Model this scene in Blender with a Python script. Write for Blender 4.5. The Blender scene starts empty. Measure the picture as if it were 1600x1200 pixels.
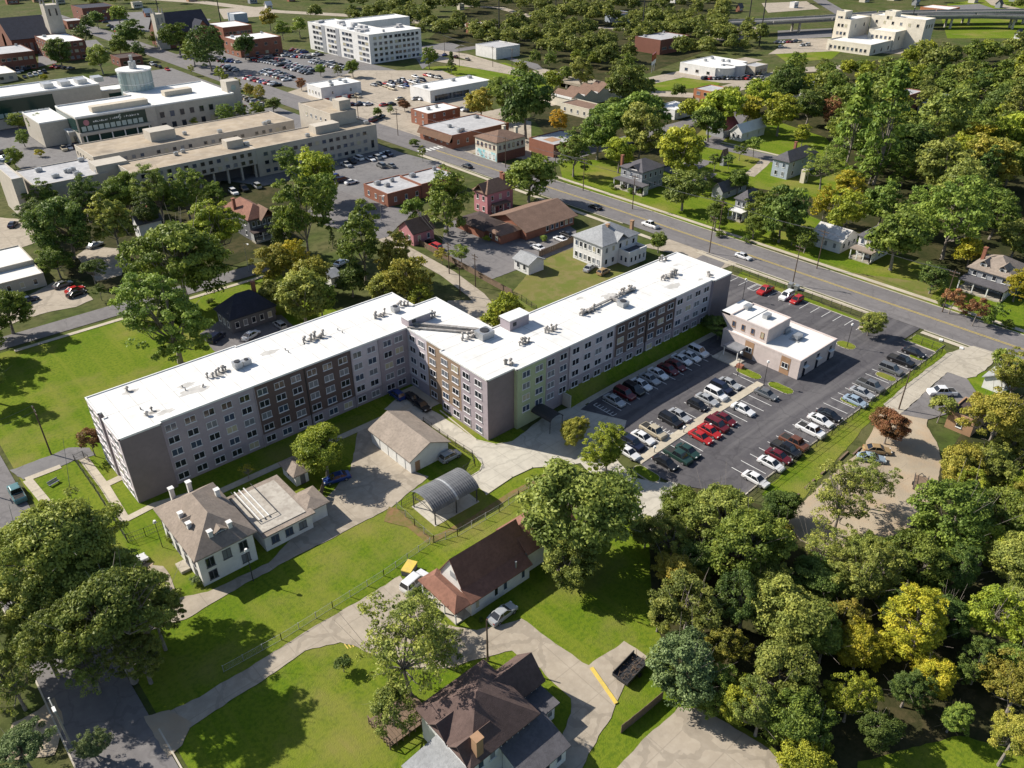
import bpy, bmesh, math, random
from mathutils import Vector, Matrix
R=math.radians
scene=bpy.context.scene
COL=scene.collection
# ------------------------------------------------------------------ camera
H=88.0
FPX=1246.0; PITCH=math.atan(780.0/FPX); AZA=R(48.30)
fw=Vector((math.cos(AZA),math.sin(AZA),0)); rt=Vector((fw.y,-fw.x,0))
CF=fw*math.cos(PITCH)+Vector((0,0,-math.sin(PITCH))); CU=fw*math.sin(PITCH)+Vector((0,0,math.cos(PITCH)))
cam=bpy.data.cameras.new('camera'); camo=bpy.data.objects.new('camera',cam); COL.objects.link(camo)
M=Matrix.Identity(4)
for i,v in enumerate((rt,CU,-CF)):
    for j in range(3): M[j][i]=v[j]
M.translation=Vector((0,0,H)); camo.matrix_world=M
cam.sensor_width=36; cam.lens=36*FPX/1600; cam.clip_start=1; cam.clip_end=8000
scene.camera=camo
# ------------------------------------------------------------------ light
SUN_AZ=R(118); SUN_EL=R(38)
w=bpy.data.worlds.new('World'); scene.world=w; w.use_nodes=True
nt=w.node_tree; bg=nt.nodes['Background']; sky=nt.nodes.new('ShaderNodeTexSky'); sky.sky_type='NISHITA'
sky.sun_disc=False; sky.sun_elevation=SUN_EL; sky.sun_rotation=math.pi/2-SUN_AZ
nt.links.new(sky.outputs[0],bg.inputs[0]); bg.inputs[1].default_value=0.085
sl=bpy.data.lights.new('sun','SUN'); sl.energy=5.0; sl.angle=R(0.53); sl.color=(1,0.93,0.82)
so=bpy.data.objects.new('sun',sl); COL.objects.link(so)
so.rotation_euler=Vector((math.cos(SUN_AZ)*math.cos(SUN_EL),math.sin(SUN_AZ)*math.cos(SUN_EL),math.sin(SUN_EL))).to_track_quat('Z','Y').to_euler()
so.location=(0,0,300)
vs=scene.view_settings; vs.view_transform='Standard'; vs.look='None'; vs.gamma=1; vs.exposure=0.60; vs.use_curve_mapping=False
scene.render.film_transparent=False
cy=scene.cycles; cy.max_bounces=5; cy.diffuse_bounces=2; cy.glossy_bounces=2; cy.transmission_bounces=3; cy.transparent_max_bounces=4
rng=random.Random(7)
# ------------------------------------------------------------------ terrain and photo coordinates
def smooth(a,b,t):
    t=max(0,min(1,(t-a)/(b-a))); return t*t*(3-2*t)
TZ=1.0
def T(x,y=0): return TZ*smooth(82,110,x)
def ray(px,py): return CF+rt*((px-800)/FPX)-CU*((py-600)/FPX)
def g(px,py,h=0):
    """where the sight line through a photo pixel meets the ground (or the level h above it)"""
    d=ray(px,py); z=TZ
    for i in range(14):
        t=(z+h-H)/d.z; x,y=d.x*t,d.y*t; z=.5*z+.5*T(x,y)
    return Vector((x,y,T(x,y)))
def depth(p): return (Vector(p)-Vector((0,0,H))).dot(CF)
def rect(pts,h=0):
    q=[g(a,b,h) for a,b in pts]
    return min(p.x for p in q),max(p.x for p in q),min(p.y for p in q),max(p.y for p in q)
# ------------------------------------------------------------------ materials
MATS={}
def newmat(name):
    m=bpy.data.materials.new(name); m.use_nodes=True; MATS[name]=m
    return m,m.node_tree,m.node_tree.nodes['Principled BSDF']
def c4(c): return (c[0],c[1],c[2],1)
def surf(name,c1,c2=None,scale=.4,rough=.85,c3=None,scale3=4,amt3=.35,bump=0,bscale=8,metal=0,spec=.3,objcol=False,detail=4,lo=.35,hi=.65,c5=None,scale5=.03,amt5=.6,streak=None):
    """procedural surface: two colours mixed by world-space noise, a finer third one over it"""
    m,nt,b=newmat(name); N=nt.nodes; L=nt.links
    geo=N.new('ShaderNodeNewGeometry'); out=None
    def noise(sc,det=detail):
        n=N.new('ShaderNodeTexNoise'); n.inputs['Scale'].default_value=sc; n.inputs['Detail'].default_value=det; n.inputs['Roughness'].default_value=.6
        L.new(geo.outputs['Position'],n.inputs['Vector']); return n
    def ramp(src,lo,hi):
        r=N.new('ShaderNodeMapRange'); r.inputs['From Min'].default_value=lo; r.inputs['From Max'].default_value=hi; L.new(src,r.inputs['Value']); return r.outputs[0]
    if objcol:
        oi=N.new('ShaderNodeObjectInfo'); out=oi.outputs['Color']
    if c2:
        mx=N.new('ShaderNodeMix'); mx.data_type='RGBA'; mx.inputs[6].default_value=c4(c1); mx.inputs[7].default_value=c4(c2)
        if out: L.new(out,mx.inputs[6]); 
        L.new(ramp(noise(scale).outputs[0],lo,hi),mx.inputs[0]); out=mx.outputs[2]
    if c3:
        mx=N.new('ShaderNodeMix'); mx.data_type='RGBA'; mx.inputs[7].default_value=c4(c3)
        if out: L.new(out,mx.inputs[6])
        else: mx.inputs[6].default_value=c4(c1)
        mm=N.new('ShaderNodeMath'); mm.operation='MULTIPLY'; mm.inputs[1].default_value=amt3
        L.new(ramp(noise(scale3).outputs[0],.45,.62),mm.inputs[0]); L.new(mm.outputs[0],mx.inputs[0]); out=mx.outputs[2]
    if c5:
        mx=N.new('ShaderNodeMix'); mx.data_type='RGBA'; mx.inputs[7].default_value=c4(c5); L.new(out,mx.inputs[6])
        mm=N.new('ShaderNodeMath'); mm.operation='MULTIPLY'; mm.inputs[1].default_value=amt5
        L.new(ramp(noise(scale5,6).outputs[0],.5,.68),mm.inputs[0]); L.new(mm.outputs[0],mx.inputs[0]); out=mx.outputs[2]
    if streak:
        mp=N.new('ShaderNodeMapping'); mp.inputs['Scale'].default_value=streak[0]; L.new(geo.outputs['Position'],mp.inputs['Vector'])
        n=N.new('ShaderNodeTexNoise'); n.inputs['Scale'].default_value=1; n.inputs['Detail'].default_value=3; L.new(mp.outputs[0],n.inputs['Vector'])
        mx=N.new('ShaderNodeMix'); mx.data_type='RGBA'; mx.inputs[7].default_value=c4(streak[1]); L.new(out,mx.inputs[6])
        mm=N.new('ShaderNodeMath'); mm.operation='MULTIPLY'; mm.inputs[1].default_value=streak[2]; L.new(ramp(n.outputs[0],.48,.66),mm.inputs[0]); L.new(mm.outputs[0],mx.inputs[0]); out=mx.outputs[2]
    if out: L.new(out,b.inputs['Base Color'])
    else: b.inputs['Base Color'].default_value=c4(c1)
    b.inputs['Roughness'].default_value=rough; b.inputs['Metallic'].default_value=metal; b.inputs['Specular IOR Level'].default_value=spec
    if bump:
        bp=N.new('ShaderNodeBump'); bp.inputs['Strength'].default_value=bump; bp.inputs['Distance'].default_value=.1
        L.new(noise(bscale).outputs[0],bp.inputs['Height']); L.new(bp.outputs[0],b.inputs['Normal'])
    return m
def cracked(name,c1,c2,c3,scale=.15,slab=0,crackw=.02,streak=None):
    """concrete / asphalt with stains, slab joints and fine cracks"""
    m=surf(name,c1,c2,scale,rough=.9,c3=c3,scale3=.9,amt3=.35,spec=.2,bump=.15,bscale=20,lo=.25,hi=.8,streak=streak,c5=[k*.55 for k in c1],scale5=.35,amt5=.35)
    nt=m.node_tree; N=nt.nodes; L=nt.links; b=N['Principled BSDF']
    src=b.inputs['Base Color'].links[0].from_socket
    geo=[n for n in N if n.type=='NEW_GEOMETRY'][0]
    fac=None
    v=N.new('ShaderNodeTexVoronoi'); v.feature='DISTANCE_TO_EDGE'; v.inputs['Scale'].default_value=.16 if not slab else .11
    nz=N.new('ShaderNodeTexNoise'); nz.inputs['Scale'].default_value=.5; L.new(geo.outputs['Position'],nz.inputs['Vector'])
    ad=N.new('ShaderNodeMix'); ad.data_type='VECTOR'; ad.inputs[0].default_value=.35
    vm=N.new('ShaderNodeVectorMath'); vm.operation='SCALE'; vm.inputs['Scale'].default_value=2.2; L.new(nz.outputs[1],vm.inputs[0])
    va=N.new('ShaderNodeVectorMath'); va.operation='ADD'; L.new(geo.outputs['Position'],va.inputs[0]); L.new(vm.outputs[0],va.inputs[1])
    L.new(va.outputs[0],v.inputs['Vector'])
    lt=N.new('ShaderNodeMath'); lt.operation='LESS_THAN'; lt.inputs[1].default_value=crackw; L.new(v.outputs[0],lt.inputs[0]); fac=lt.outputs[0]
    if slab:
        s=N.new('ShaderNodeSeparateXYZ'); L.new(geo.outputs['Position'],s.inputs[0])
        for k in (0,1):
            md=N.new('ShaderNodeMath'); md.operation='PINGPONG'; md.inputs[1].default_value=slab/2; L.new(s.outputs[k],md.inputs[0])
            l2=N.new('ShaderNodeMath'); l2.operation='LESS_THAN'; l2.inputs[1].default_value=.065; L.new(md.outputs[0],l2.inputs[0])
            mx=N.new('ShaderNodeMath'); mx.operation='MAXIMUM'; L.new(fac,mx.inputs[0]); L.new(l2.outputs[0],mx.inputs[1]); fac=mx.outputs[0]
    mu=N.new('ShaderNodeMath'); mu.operation='MULTIPLY'; mu.inputs[1].default_value=.24 if slab else .2; L.new(fac,mu.inputs[0])
    mix=N.new('ShaderNodeMix'); mix.data_type='RGBA'; mix.inputs[7].default_value=c4([k*.3 for k in c1]); L.new(src,mix.inputs[6]); L.new(mu.outputs[0],mix.inputs[0])
    L.new(mix.outputs[2],b.inputs['Base Color'])
    return m
def glass(name,c,rough=.08):
    m,nt,b=newmat(name); b.inputs['Base Color'].default_value=c4(c); b.inputs['Roughness'].default_value=rough; b.inputs['Specular IOR Level'].default_value=.8
    return m
surf('lawn',(.100,.158,.010),(.148,.186,.018),.07,c3=(.052,.100,.010),scale3=1.8,amt3=.6,bump=.9,bscale=5,c5=(.225,.185,.065),scale5=.055,amt5=.7,streak=((.55,.03,1),(.175,.195,.028),.45),rough=.95,spec=.05)
surf('dry_lawn',(.150,.145,.045),(.110,.140,.028),.09,c3=(.20,.16,.075),scale3=.35,amt3=.6,bump=.6,bscale=3,rough=.95,spec=.05)
surf('rough_ground',(.060,.085,.020),(.105,.100,.045),.05,c3=(.035,.045,.015),scale3=.5,amt3=.6,bump=.6,bscale=2,rough=.95,spec=.05)
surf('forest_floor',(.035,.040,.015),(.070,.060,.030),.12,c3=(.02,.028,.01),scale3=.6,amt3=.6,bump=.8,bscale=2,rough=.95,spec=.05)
surf('dirt',(.38,.32,.24),(.29,.245,.185),.12,c3=(.40,.27,.16),scale3=.22,amt3=.35,bump=.4,bscale=5,rough=.95,spec=.05)
surf('red_earth',(.22,.13,.07),(.15,.14,.05),.4,c3=(.10,.12,.02),scale3=1.5,amt3=.5,rough=.95,spec=.05)
cracked('asphalt_new',(.070,.067,.074),(.090,.086,.092),(.115,.110,.112),.12,streak=((.035,.55,1),(.150,.143,.145),.55))
cracked('asphalt_old',(.175,.165,.165),(.145,.137,.139),(.205,.195,.188),.06,streak=((.5,.02,1),(.125,.118,.12),.5))
cracked('asphalt_lot',(.155,.150,.152),(.190,.183,.180),(.12,.115,.12),.05)
cracked('concrete',(.44,.40,.33),(.35,.315,.255),(.29,.255,.205),.16,slab=4.6)
cracked('concrete_old',(.37,.32,.255),(.28,.240,.190),(.43,.38,.31),.12,slab=5.2,crackw=.03)
cracked('concrete_pale',(.50,.47,.40),(.42,.39,.33),(.36,.33,.28),.2,slab=4)
surf('paving',(.47,.42,.33),(.39,.345,.27),.3,c3=(.31,.27,.21),scale3=2,amt3=.4,rough=.9)
surf('kerb',(.50,.46,.38),(.41,.37,.30),.5,rough=.9)
surf('paint_white',(.70,.70,.68),(.55,.55,.53),1.5,rough=.8)
surf('paint_yellow',(.62,.46,.08),(.50,.38,.10),1.5,rough=.8)
surf('roof_white',(.74,.74,.725),(.58,.58,.57),.07,c3=(.46,.455,.43),scale3=.3,amt3=.4,c5=(.60,.58,.53),scale5=.8,amt5=.35,rough=.7,lo=.3,hi=.75)
surf('roof_stain',(.42,.40,.37),(.60,.59,.56),.5,c3=(.25,.23,.2),scale3=1.5,amt3=.5,rough=.8)
surf('stain_1',(.66,.65,.63),(.56,.55,.53),.8,rough=.8); surf('stain_2',(.48,.465,.44),(.38,.37,.35),.9,rough=.8); surf('stain_3',(.30,.285,.265),(.20,.19,.175),1.2,rough=.85)
surf('roof_grey',(.40,.40,.41),(.31,.31,.32),.15,c3=(.50,.50,.50),scale3=.8,amt3=.4,rough=.85)
surf('roof_gravel',(.38,.31,.225),(.27,.22,.165),.08,c3=(.44,.38,.30),scale3=.4,amt3=.5,c5=(.17,.145,.12),scale5=.12,amt5=.5,rough=.95)
surf('metal_trim',(.55,.55,.55),None,rough=.5,metal=.3)
surf('vent_metal',(.40,.38,.36),(.24,.22,.20),1.5,rough=.6,metal=.3)
surf('dark_metal',(.045,.045,.048),None,rough=.5,metal=.2)
surf('galvanised',(.45,.46,.47),(.36,.37,.38),1,rough=.45,metal=.6)
surf('pole_wood',(.12,.085,.060),(.085,.060,.045),2,rough=.95)
surf('fence_wood',(.20,.14,.095),(.15,.105,.075),1.2,c3=(.11,.085,.065),scale3=4,rough=.95)
surf('wire',(.10,.10,.11),None,rough=.6)
glass('pane_dark',(.018,.022,.030)); glass('pane_blind',(.16,.17,.19),.35); glass('pane_blue',(.05,.07,.11)); glass('pane_warm',(.42,.38,.26),.4)
glass('glass_green',(.014,.040,.034),.15)
MATS['glass_green'].node_tree.nodes['Principled BSDF'].inputs['Specular IOR Level'].default_value=.25
surf('annex_roof',(.44,.41,.36),(.34,.31,.27),.5,c3=(.25,.22,.19),scale3=1.4,amt3=.5,rough=.9); glass('glass_pale',(.30,.38,.37),.12)
surf('trim_white',(.72,.72,.70),(.62,.62,.60),1,rough=.6)
def wallmat(name,c,var=.88,rough=.85): return surf(name,c,[k*var for k in c],.35,c3=[k*.7 for k in c],scale3=1.2,amt3=.25,rough=rough,bump=.1,bscale=6)
# ------------------------------------------------------------------ objects
def tag(o,label=None,cat=None,group=None,kind=None):
    if label: o['label']=label
    if cat: o['category']=cat
    if group: o['group']=group
    if kind: o['kind']=kind
    return o
def empty(name,loc,rz=0,label=None,cat=None,group=None):
    o=bpy.data.objects.new(name,None); COL.objects.link(o); o.location=loc; o.rotation_euler=(0,0,rz); o.empty_display_size=.5
    return tag(o,label,cat,group)
class MB:
    def __init__(s): s.v=[]; s.f=[]; s.m=[]
    def add(s,vs,fs,mi=0):
        k=len(s.v); s.v+= [tuple(v) for v in vs]; s.f+=[tuple(i+k for i in f) for f in fs]; s.m+=[mi]*len(fs); return s
    def box(s,x0,x1,y0,y1,z0,z1,mi=0,top=None,bottom=True):
        fs=[(0,1,5,4),(1,3,7,5),(3,2,6,7),(2,0,4,6)]
        s.add([(x,y,z) for z in (z0,z1) for y in (y0,y1) for x in (x0,x1)],fs+([(0,2,3,1)] if bottom else []),mi)
        k=len(s.v)-8; s.f.append((k+4,k+5,k+7,k+6)); s.m.append(mi if top is None else top); return s
    def cbox(s,c,sx,sy,sz,mi=0,rz=0):
        q=math.cos(rz),math.sin(rz); vs=[]
        for z in (0,sz):
            for y in (-sy/2,sy/2):
                for x in (-sx/2,sx/2): vs.append((c[0]+x*q[0]-y*q[1],c[1]+x*q[1]+y*q[0],c[2]+z))
        return s.add(vs,[(0,1,5,4),(1,3,7,5),(3,2,6,7),(2,0,4,6),(4,5,7,6),(0,2,3,1)],mi)
    def prism(s,poly,z0,z1,mi=0,top=None,bottom=True):
        n=len(poly)
        s.add([(p[0],p[1],z0) for p in poly]+[(p[0],p[1],z1) for p in poly],[(i,(i+1)%n,n+(i+1)%n,n+i) for i in range(n)],mi)
        k=len(s.v)-2*n; s.f.append(tuple(k+n+i for i in range(n))); s.m.append(mi if top is None else top)
        if bottom: s.f.append(tuple(k+n-1-i for i in range(n))); s.m.append(mi)
        return s
    def tube(s,p,q,r0,r1=None,n=6,mi=0,caps=True):
        p=Vector(p); q=Vector(q); r1=r0 if r1 is None else r1; d=(q-p)
        if d.length<1e-6: return s
        d.normalize(); a=d.orthogonal().normalized(); b=d.cross(a); vs=[]
        for c,r in ((p,r0),(q,r1)):
            for i in range(n):
                t=2*math.pi*i/n; vs.append(c+(a*math.cos(t)+b*math.sin(t))*r)
        fs=[(i,(i+1)%n,n+(i+1)%n,n+i) for i in range(n)]
        if caps: fs+=[tuple(range(n,2*n)),tuple(range(n-1,-1,-1))]
        return s.add(vs,fs,mi)
    def gable(s,x0,x1,y0,y1,z,hr,axis='x',over=.4,th=.18,mi=0,wall=None):
        """two roof slabs; wall: material index for the gable triangles"""
        if axis=='x':
            ym=(y0+y1)/2; k=hr/((y1-y0)/2); zz=z-over*k
            P=[(x0-over,y0-over,zz),(x1+over,y0-over,zz),(x1+over,ym,z+hr),(x0-over,ym,z+hr),(x0-over,y1+over,zz),(x1+over,y1+over,zz)]
            W=[[(x,y0,z),(x,y1,z),(x,ym,z+hr-.02)] for x in (x0+.02,x1-.02)]
        else:
            xm=(x0+x1)/2; k=hr/((x1-x0)/2); zz=z-over*k
            P=[(x0-over,y1+over,zz),(x0-over,y0-over,zz),(xm,y0-over,z+hr),(xm,y1+over,z+hr),(x1+over,y1+over,zz),(x1+over,y0-over,zz)]
            W=[[(x0,y,z),(x1,y,z),(xm,y,z+hr-.02)] for y in (y0+.02,y1-.02)]
        U=[(a,b,c+th) for a,b,c in P]
        s.add(P+U,[(6,7,8,9),(9,8,11,10),(1,0,3,2),(2,3,4,5),(0,1,7,6),(4,10,11,5),(1,2,8,7),(2,5,11,8),(0,6,9,3),(3,9,10,4)],mi)
        if wall is not None:
            for t in W: s.add(t,[(0,1,2),(2,1,0)],wall)
        return s
    def hip(s,x0,x1,y0,y1,z,hr,over=.5,th=.18,mi=0,flat=0):
        x0-=over;x1+=over;y0-=over;y1+=over; w_=min(x1-x0,y1-y0)/2*(1-flat)
        A=[(x0,y0),(x1,y0),(x1,y1),(x0,y1)]
        B=[(x0+w_,y0+w_),(x1-w_,y0+w_),(x1-w_,y1-w_),(x0+w_,y1-w_)]
        vs=[(a,b,z) for a,b in A]+[(a,b,z+th) for a,b in A]+[(a,b,z+th+hr) for a,b in B]
        fs=[(0,1,5,4),(1,2,6,5),(2,3,7,6),(3,0,4,7),(3,2,1,0),(4,5,9,8),(5,6,10,9),(6,7,11,10),(7,4,8,11),(8,9,10,11)]
        return s.add(vs,fs,mi)
    def cyl(s,c,r,z0,z1,n=16,mi=0,top=None,r1=None):
        r1=r if r1 is None else r1
        k=len(s.v); s.v+=[(c[0]+r*math.cos(2*math.pi*i/n),c[1]+r*math.sin(2*math.pi*i/n),z0) for i in range(n)]+[(c[0]+r1*math.cos(2*math.pi*i/n),c[1]+r1*math.sin(2*math.pi*i/n),z1) for i in range(n)]
        for i in range(n): s.f.append((k+i,k+(i+1)%n,k+n+(i+1)%n,k+n+i)); s.m.append(mi)
        s.f.append(tuple(k+n+i for i in range(n))); s.m.append(mi if top is None else top); return s
    def mesh(s,name,mats):
        me=bpy.data.meshes.new(name); me.from_pydata(s.v,[],s.f)
        for m in ([mats] if isinstance(mats,str) else mats): me.materials.append(MATS[m])
        if len(me.materials)>1: me.polygons.foreach_set('material_index',s.m)
        me.update(); return me
    def build(s,name,mats,parent=None,loc=(0,0,0),rz=0,label=None,cat=None,group=None,kind=None):
        return place(name,s.mesh(name,mats),parent,loc,rz,label,cat,group,kind)
def place(name,me,parent=None,loc=(0,0,0),rz=0,label=None,cat=None,group=None,kind=None):
    o=bpy.data.objects.new(name,me); COL.objects.link(o); o.parent=parent; o.location=loc; o.rotation_euler=(0,0,rz)
    return tag(o,label,cat,group,kind)
def copytree(src,loc,rz=None,scale=None,label=None,group=None,color=None):
    def cp(o,par):
        c=o.copy(); COL.objects.link(c); c.parent=par
        if color: c.color=color
        for ch in o.children: cp(ch,c)
        return c
    r=cp(src,None); r.location=loc
    if rz is not None: r.rotation_euler=(0,0,rz)
    if scale: r.scale=(scale,)*3 if isinstance(scale,(int,float)) else scale
    if label: r['label']=label
    if group: r['group']=group
    return r
def drape(me):
    """cut a flat polygon mesh along the terrain's slope and lift it"""
    bm=bmesh.new(); bm.from_mesh(me); xs=[v.co.x for v in bm.verts]
    if min(xs)<110 and max(xs)>82:
        for k in range(15):
            x=82+2*k
            bmesh.ops.bisect_plane(bm,geom=bm.verts[:]+bm.edges[:]+bm.faces[:],plane_co=(x,0,0),plane_no=(1,0,0))
    for v in bm.verts: v.co.z+=T(v.co.x,v.co.y)
    bmesh.ops.triangulate(bm,faces=bm.faces[:]); bm.to_mesh(me); bm.free()
LAYER=[0]
def sheet(name,polys,mat,layer,kind='structure',parent=None,**k):
    mb=MB(); LAYER[0]+=1; layer+=LAYER[0]*.0007
    for p in polys: 
        a=sum(p[i][0]*p[(i+1)%len(p)][1]-p[(i+1)%len(p)][0]*p[i][1] for i in range(len(p)))
        p=p if a>0 else p[::-1]
        mb.add([(q[0],q[1],layer) for q in p],[tuple(range(len(p)))])
    me=mb.mesh(name,mat); drape(me); return place(name,me,parent,kind=None if parent else kind,**k)
def patch(name,px,mat,layer=.02,**k):
    """ground sheet whose outline is traced on the photo's ground, with slightly ragged edges"""
    q=[Vector(g(*p)[:2]) for p in px]; o=[]; r=random.Random(len(px)*7+int(px[0][0]))
    far=depth((q[0].x,q[0].y,0))>260
    for i,a in enumerate(q):
        b=q[(i+1)%len(q)]; o.append(tuple(a)); L_=(b-a).length; n=0 if far else min(60,int(L_/.9))
        if n<2: continue
        d=(b-a)/L_; nn=Vector((-d.y,d.x)); w=0
        for j in range(1,n): w=w*.6+r.uniform(-.13,.13); o.append(tuple(a+(b-a)*j/n+nn*w))
    return sheet(name,[o],mat,layer,**k)
def kerbline(mb,pts,wd=.18,h=.14,closed=False):
    n=len(pts)
    for i in range(n if closed else n-1):
        a=Vector(pts[i][:2]); b=Vector(pts[(i+1)%n][:2]); d=b-a; L_=d.length
        if L_<.01: continue
        k=max(1,int(L_/3)) if min(a.x,b.x)<110 and max(a.x,b.x)>82 else 1
        for j in range(k):
            p=a+d*j/k; q=a+d*(j+1)/k; nrm=Vector((-d.y,d.x))/L_*wd/2; e=d/L_*wd/2
            vs=[]
            for zz in (-.05,h):
                for c in (p-e-nrm,q+e-nrm,q+e+nrm,p-e+nrm): vs.append((c.x,c.y,T(c.x,c.y)+zz))
            mb.add(vs,[(4,5,6,7),(0,1,5,4),(1,2,6,5),(2,3,7,6),(3,0,4,7)])
# ------------------------------------------------------------------ ground sheets
def strip(name,pts,width,mat,layer,px=True,**k):
    q=[Vector(g(*p)[:2]) if px else Vector(p) for p in pts]; Lf=[];Rt=[]
    for i,p in enumerate(q):
        d=(q[min(i+1,len(q)-1)]-q[max(i-1,0)]).normalized(); n=Vector((-d.y,d.x))*width/2
        Lf.append(tuple(p+n)); Rt.append(tuple(p-n))
    return sheet(name,[[Rt[i],Rt[i+1],Lf[i+1],Lf[i]] for i in range(len(q)-1)],mat,layer,**k)
def wrect(name,x0,x1,y0,y1,mat,layer,**k): return sheet(name,[[(x0,y0),(x1,y0),(x1,y1),(x0,y1)]],mat,layer,**k)
xs=[-4000,-1000,-200,0,40,82]+[82+2*i for i in range(1,15)]+[120,200,400,900,2000,5000]; ys=[-4000,-1000,-100,0,50,100,150,200,300,500,1000,5000]
mb=MB(); mb.add([(x,y,T(x,y)-.02) for y in ys for x in xs],[(j*len(xs)+i,j*len(xs)+i+1,(j+1)*len(xs)+i+1,(j+1)*len(xs)+i) for j in range(len(ys)-1) for i in range(len(xs)-1)])
mb.build('ground','rough_ground',kind='structure')
# lawns
wrect('lawn',8.5,84,15,190,'lawn',.01)
patch('lawn',[(1190,772),(1430,550),(1475,545),(1480,553),(1380,634),(1235,803)],'lawn',.02)
patch('lawn',[(1180,470),(1150,432),(1160,424),(1590,600),(1560,640),(1440,560)],'lawn',.012)
patch('yard',[(770,492),(835,415),(905,372),(1010,400),(985,425),(800,505)],'dry_lawn',.02)
patch('lawn',[(880,283),(990,322),(1060,345),(1140,370),(1240,400),(1330,432),(1480,487),(1600,530),(1600,470),(1400,400),(1250,330),(1100,270),(960,225),(870,240)],'lawn',.012)
patch('parking_lot',[(402,312),(430,300),(448,305),(450,330),(440,345),(425,325)],'asphalt_lot',.036)
patch('lawn',[(1325,425),(1420,438),(1480,440),(1445,474),(1375,450)],'dry_lawn',.025)
patch('lawn',[(660,105),(790,98),(870,130),(860,150),(770,150),(700,118)],'lawn',.03)
patch('lawn',[(1010,130),(1090,117),(1130,125),(1120,135),(1030,142)],'lawn',.03)
patch('lawn',[(85,10),(200,10),(330,5),(420,20),(490,50),(420,50),(340,40),(215,70),(100,60)],'rough_ground',.012)
patch('lawn',[(440,15),(560,-15),(830,-15),(830,30),(700,50),(540,20)],'rough_ground',.012)
patch('lawn',[(1205,80),(1320,75),(1300,92),(1230,98)],'lawn',.02)
patch('lawn',[(1470,25),(1620,20),(1620,60),(1480,60)],'lawn',.02)
patch('lawn',[(1560,-5),(1620,-10),(1620,18),(1480,18),(1480,6)],'lawn',.02)
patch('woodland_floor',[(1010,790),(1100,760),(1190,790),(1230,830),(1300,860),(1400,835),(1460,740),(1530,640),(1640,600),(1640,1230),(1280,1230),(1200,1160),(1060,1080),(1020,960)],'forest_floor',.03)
patch('lawn',[(1340,1190),(1500,1150),(1620,1180),(1620,1230),(1330,1230)],'lawn',.05)
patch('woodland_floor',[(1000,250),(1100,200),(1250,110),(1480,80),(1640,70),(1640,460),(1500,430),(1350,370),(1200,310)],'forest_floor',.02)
patch('lawn',[(1040,255),(1100,200),(1200,185),(1290,215),(1340,275),(1300,315),(1160,290)],'lawn',.024)
strip('sidewalk',[(1090,215),(1140,225),(1200,239),(1262,254)],1.5,'paving',.05)
strip('driveway',[(1200,246),(1190,258),(1170,275)],4,'concrete_old',.05); strip('driveway',[(1075,300),(1090,285),(1110,270)],5,'asphalt_old',.05)
patch('woodland_floor',[(800,140),(830,90),(1000,110),(1010,150),(1200,150),(1200,220),(1000,250),(880,250)],'forest_floor',.016)
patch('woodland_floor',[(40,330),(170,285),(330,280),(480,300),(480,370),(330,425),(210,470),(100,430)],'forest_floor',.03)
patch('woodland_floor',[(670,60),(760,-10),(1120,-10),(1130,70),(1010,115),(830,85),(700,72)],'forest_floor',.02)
# paved blocks
wrect('downtown_pavement',58,172,255,480,'asphalt_lot',.015)
patch('downtown_pavement',[(235,88),(400,75),(520,85),(640,115),(700,150),(560,160),(400,125)],'asphalt_lot',.02)
patch('downtown_pavement',[(430,150),(560,110),(690,110),(760,140),(740,170),(830,190),(830,250),(700,235),(560,190)],'concrete_old',.024)
patch('parking_lot',[(520,250),(585,228),(690,255),(700,268),(590,330),(520,330)],'asphalt_lot',.03)
patch('parking_lot',[(480,330),(520,295),(600,320),(650,330),(600,375),(500,350)],'asphalt_old',.034)
patch('parking_lot',[(660,108),(720,70),(780,88),(860,118),(840,100),(700,66),(640,75)],'asphalt_lot',.034)
patch('pavement',[(695,345),(745,345),(800,372),(870,340),(900,360),(900,385),(760,440),(690,395)],'asphalt_old',.034)
patch('pavement',[(1000,385),(1060,370),(1165,405),(1120,425),(1070,400)],'concrete_old',.034)
patch('pavement',[(1085,405),(1105,395),(1140,405),(1125,420)],'asphalt_old',.04)
patch('parking_lot',[(1200,85),(1240,60),(1330,60),(1440,70),(1420,85),(1300,80)],'concrete_old',.03)
patch('parking_lot',[(1060,120),(1110,105),(1200,118),(1200,130),(1130,130)],'concrete_old',.035)
patch('parking_lot',[(0,340),(60,345),(68,375),(30,388),(-20,395),(-30,340)],'concrete_old',.03)
patch('parking_lot',[(-10,500),(30,470),(85,440),(128,452),(146,468),(118,480),(75,488),(28,502),(-10,520)],'concrete_old',.03)
patch('parking_lot',[(118,400),(140,385),(185,388),(200,410),(190,430),(150,440)],'concrete_old',.03)
patch('driveway',[(312,522),(345,500),(440,492),(460,512),(345,560)],'asphalt_old',.03)
patch('pavement',[(650,520),(700,470),(760,470),(790,490),(760,520)],'concrete_old',.03)
for i,px in enumerate([[(150,22),(230,18),(330,30),(300,48),(190,50)],[(340,14),(420,10),(430,24),(350,30)],[(1440,12),(1530,6),(1560,16),(1460,20)],[(1190,5),(1260,2),(1280,14),(1200,20)],[(60,70),(150,62),(170,80),(60,105)],[(1100,46),(1180,42),(1190,58),(1110,66)],[(1215,48),(1300,44),(1300,58),(1215,62)]]): patch('far_pavement',px,'concrete_old' if i%2 else 'asphalt_lot',.03)
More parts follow.
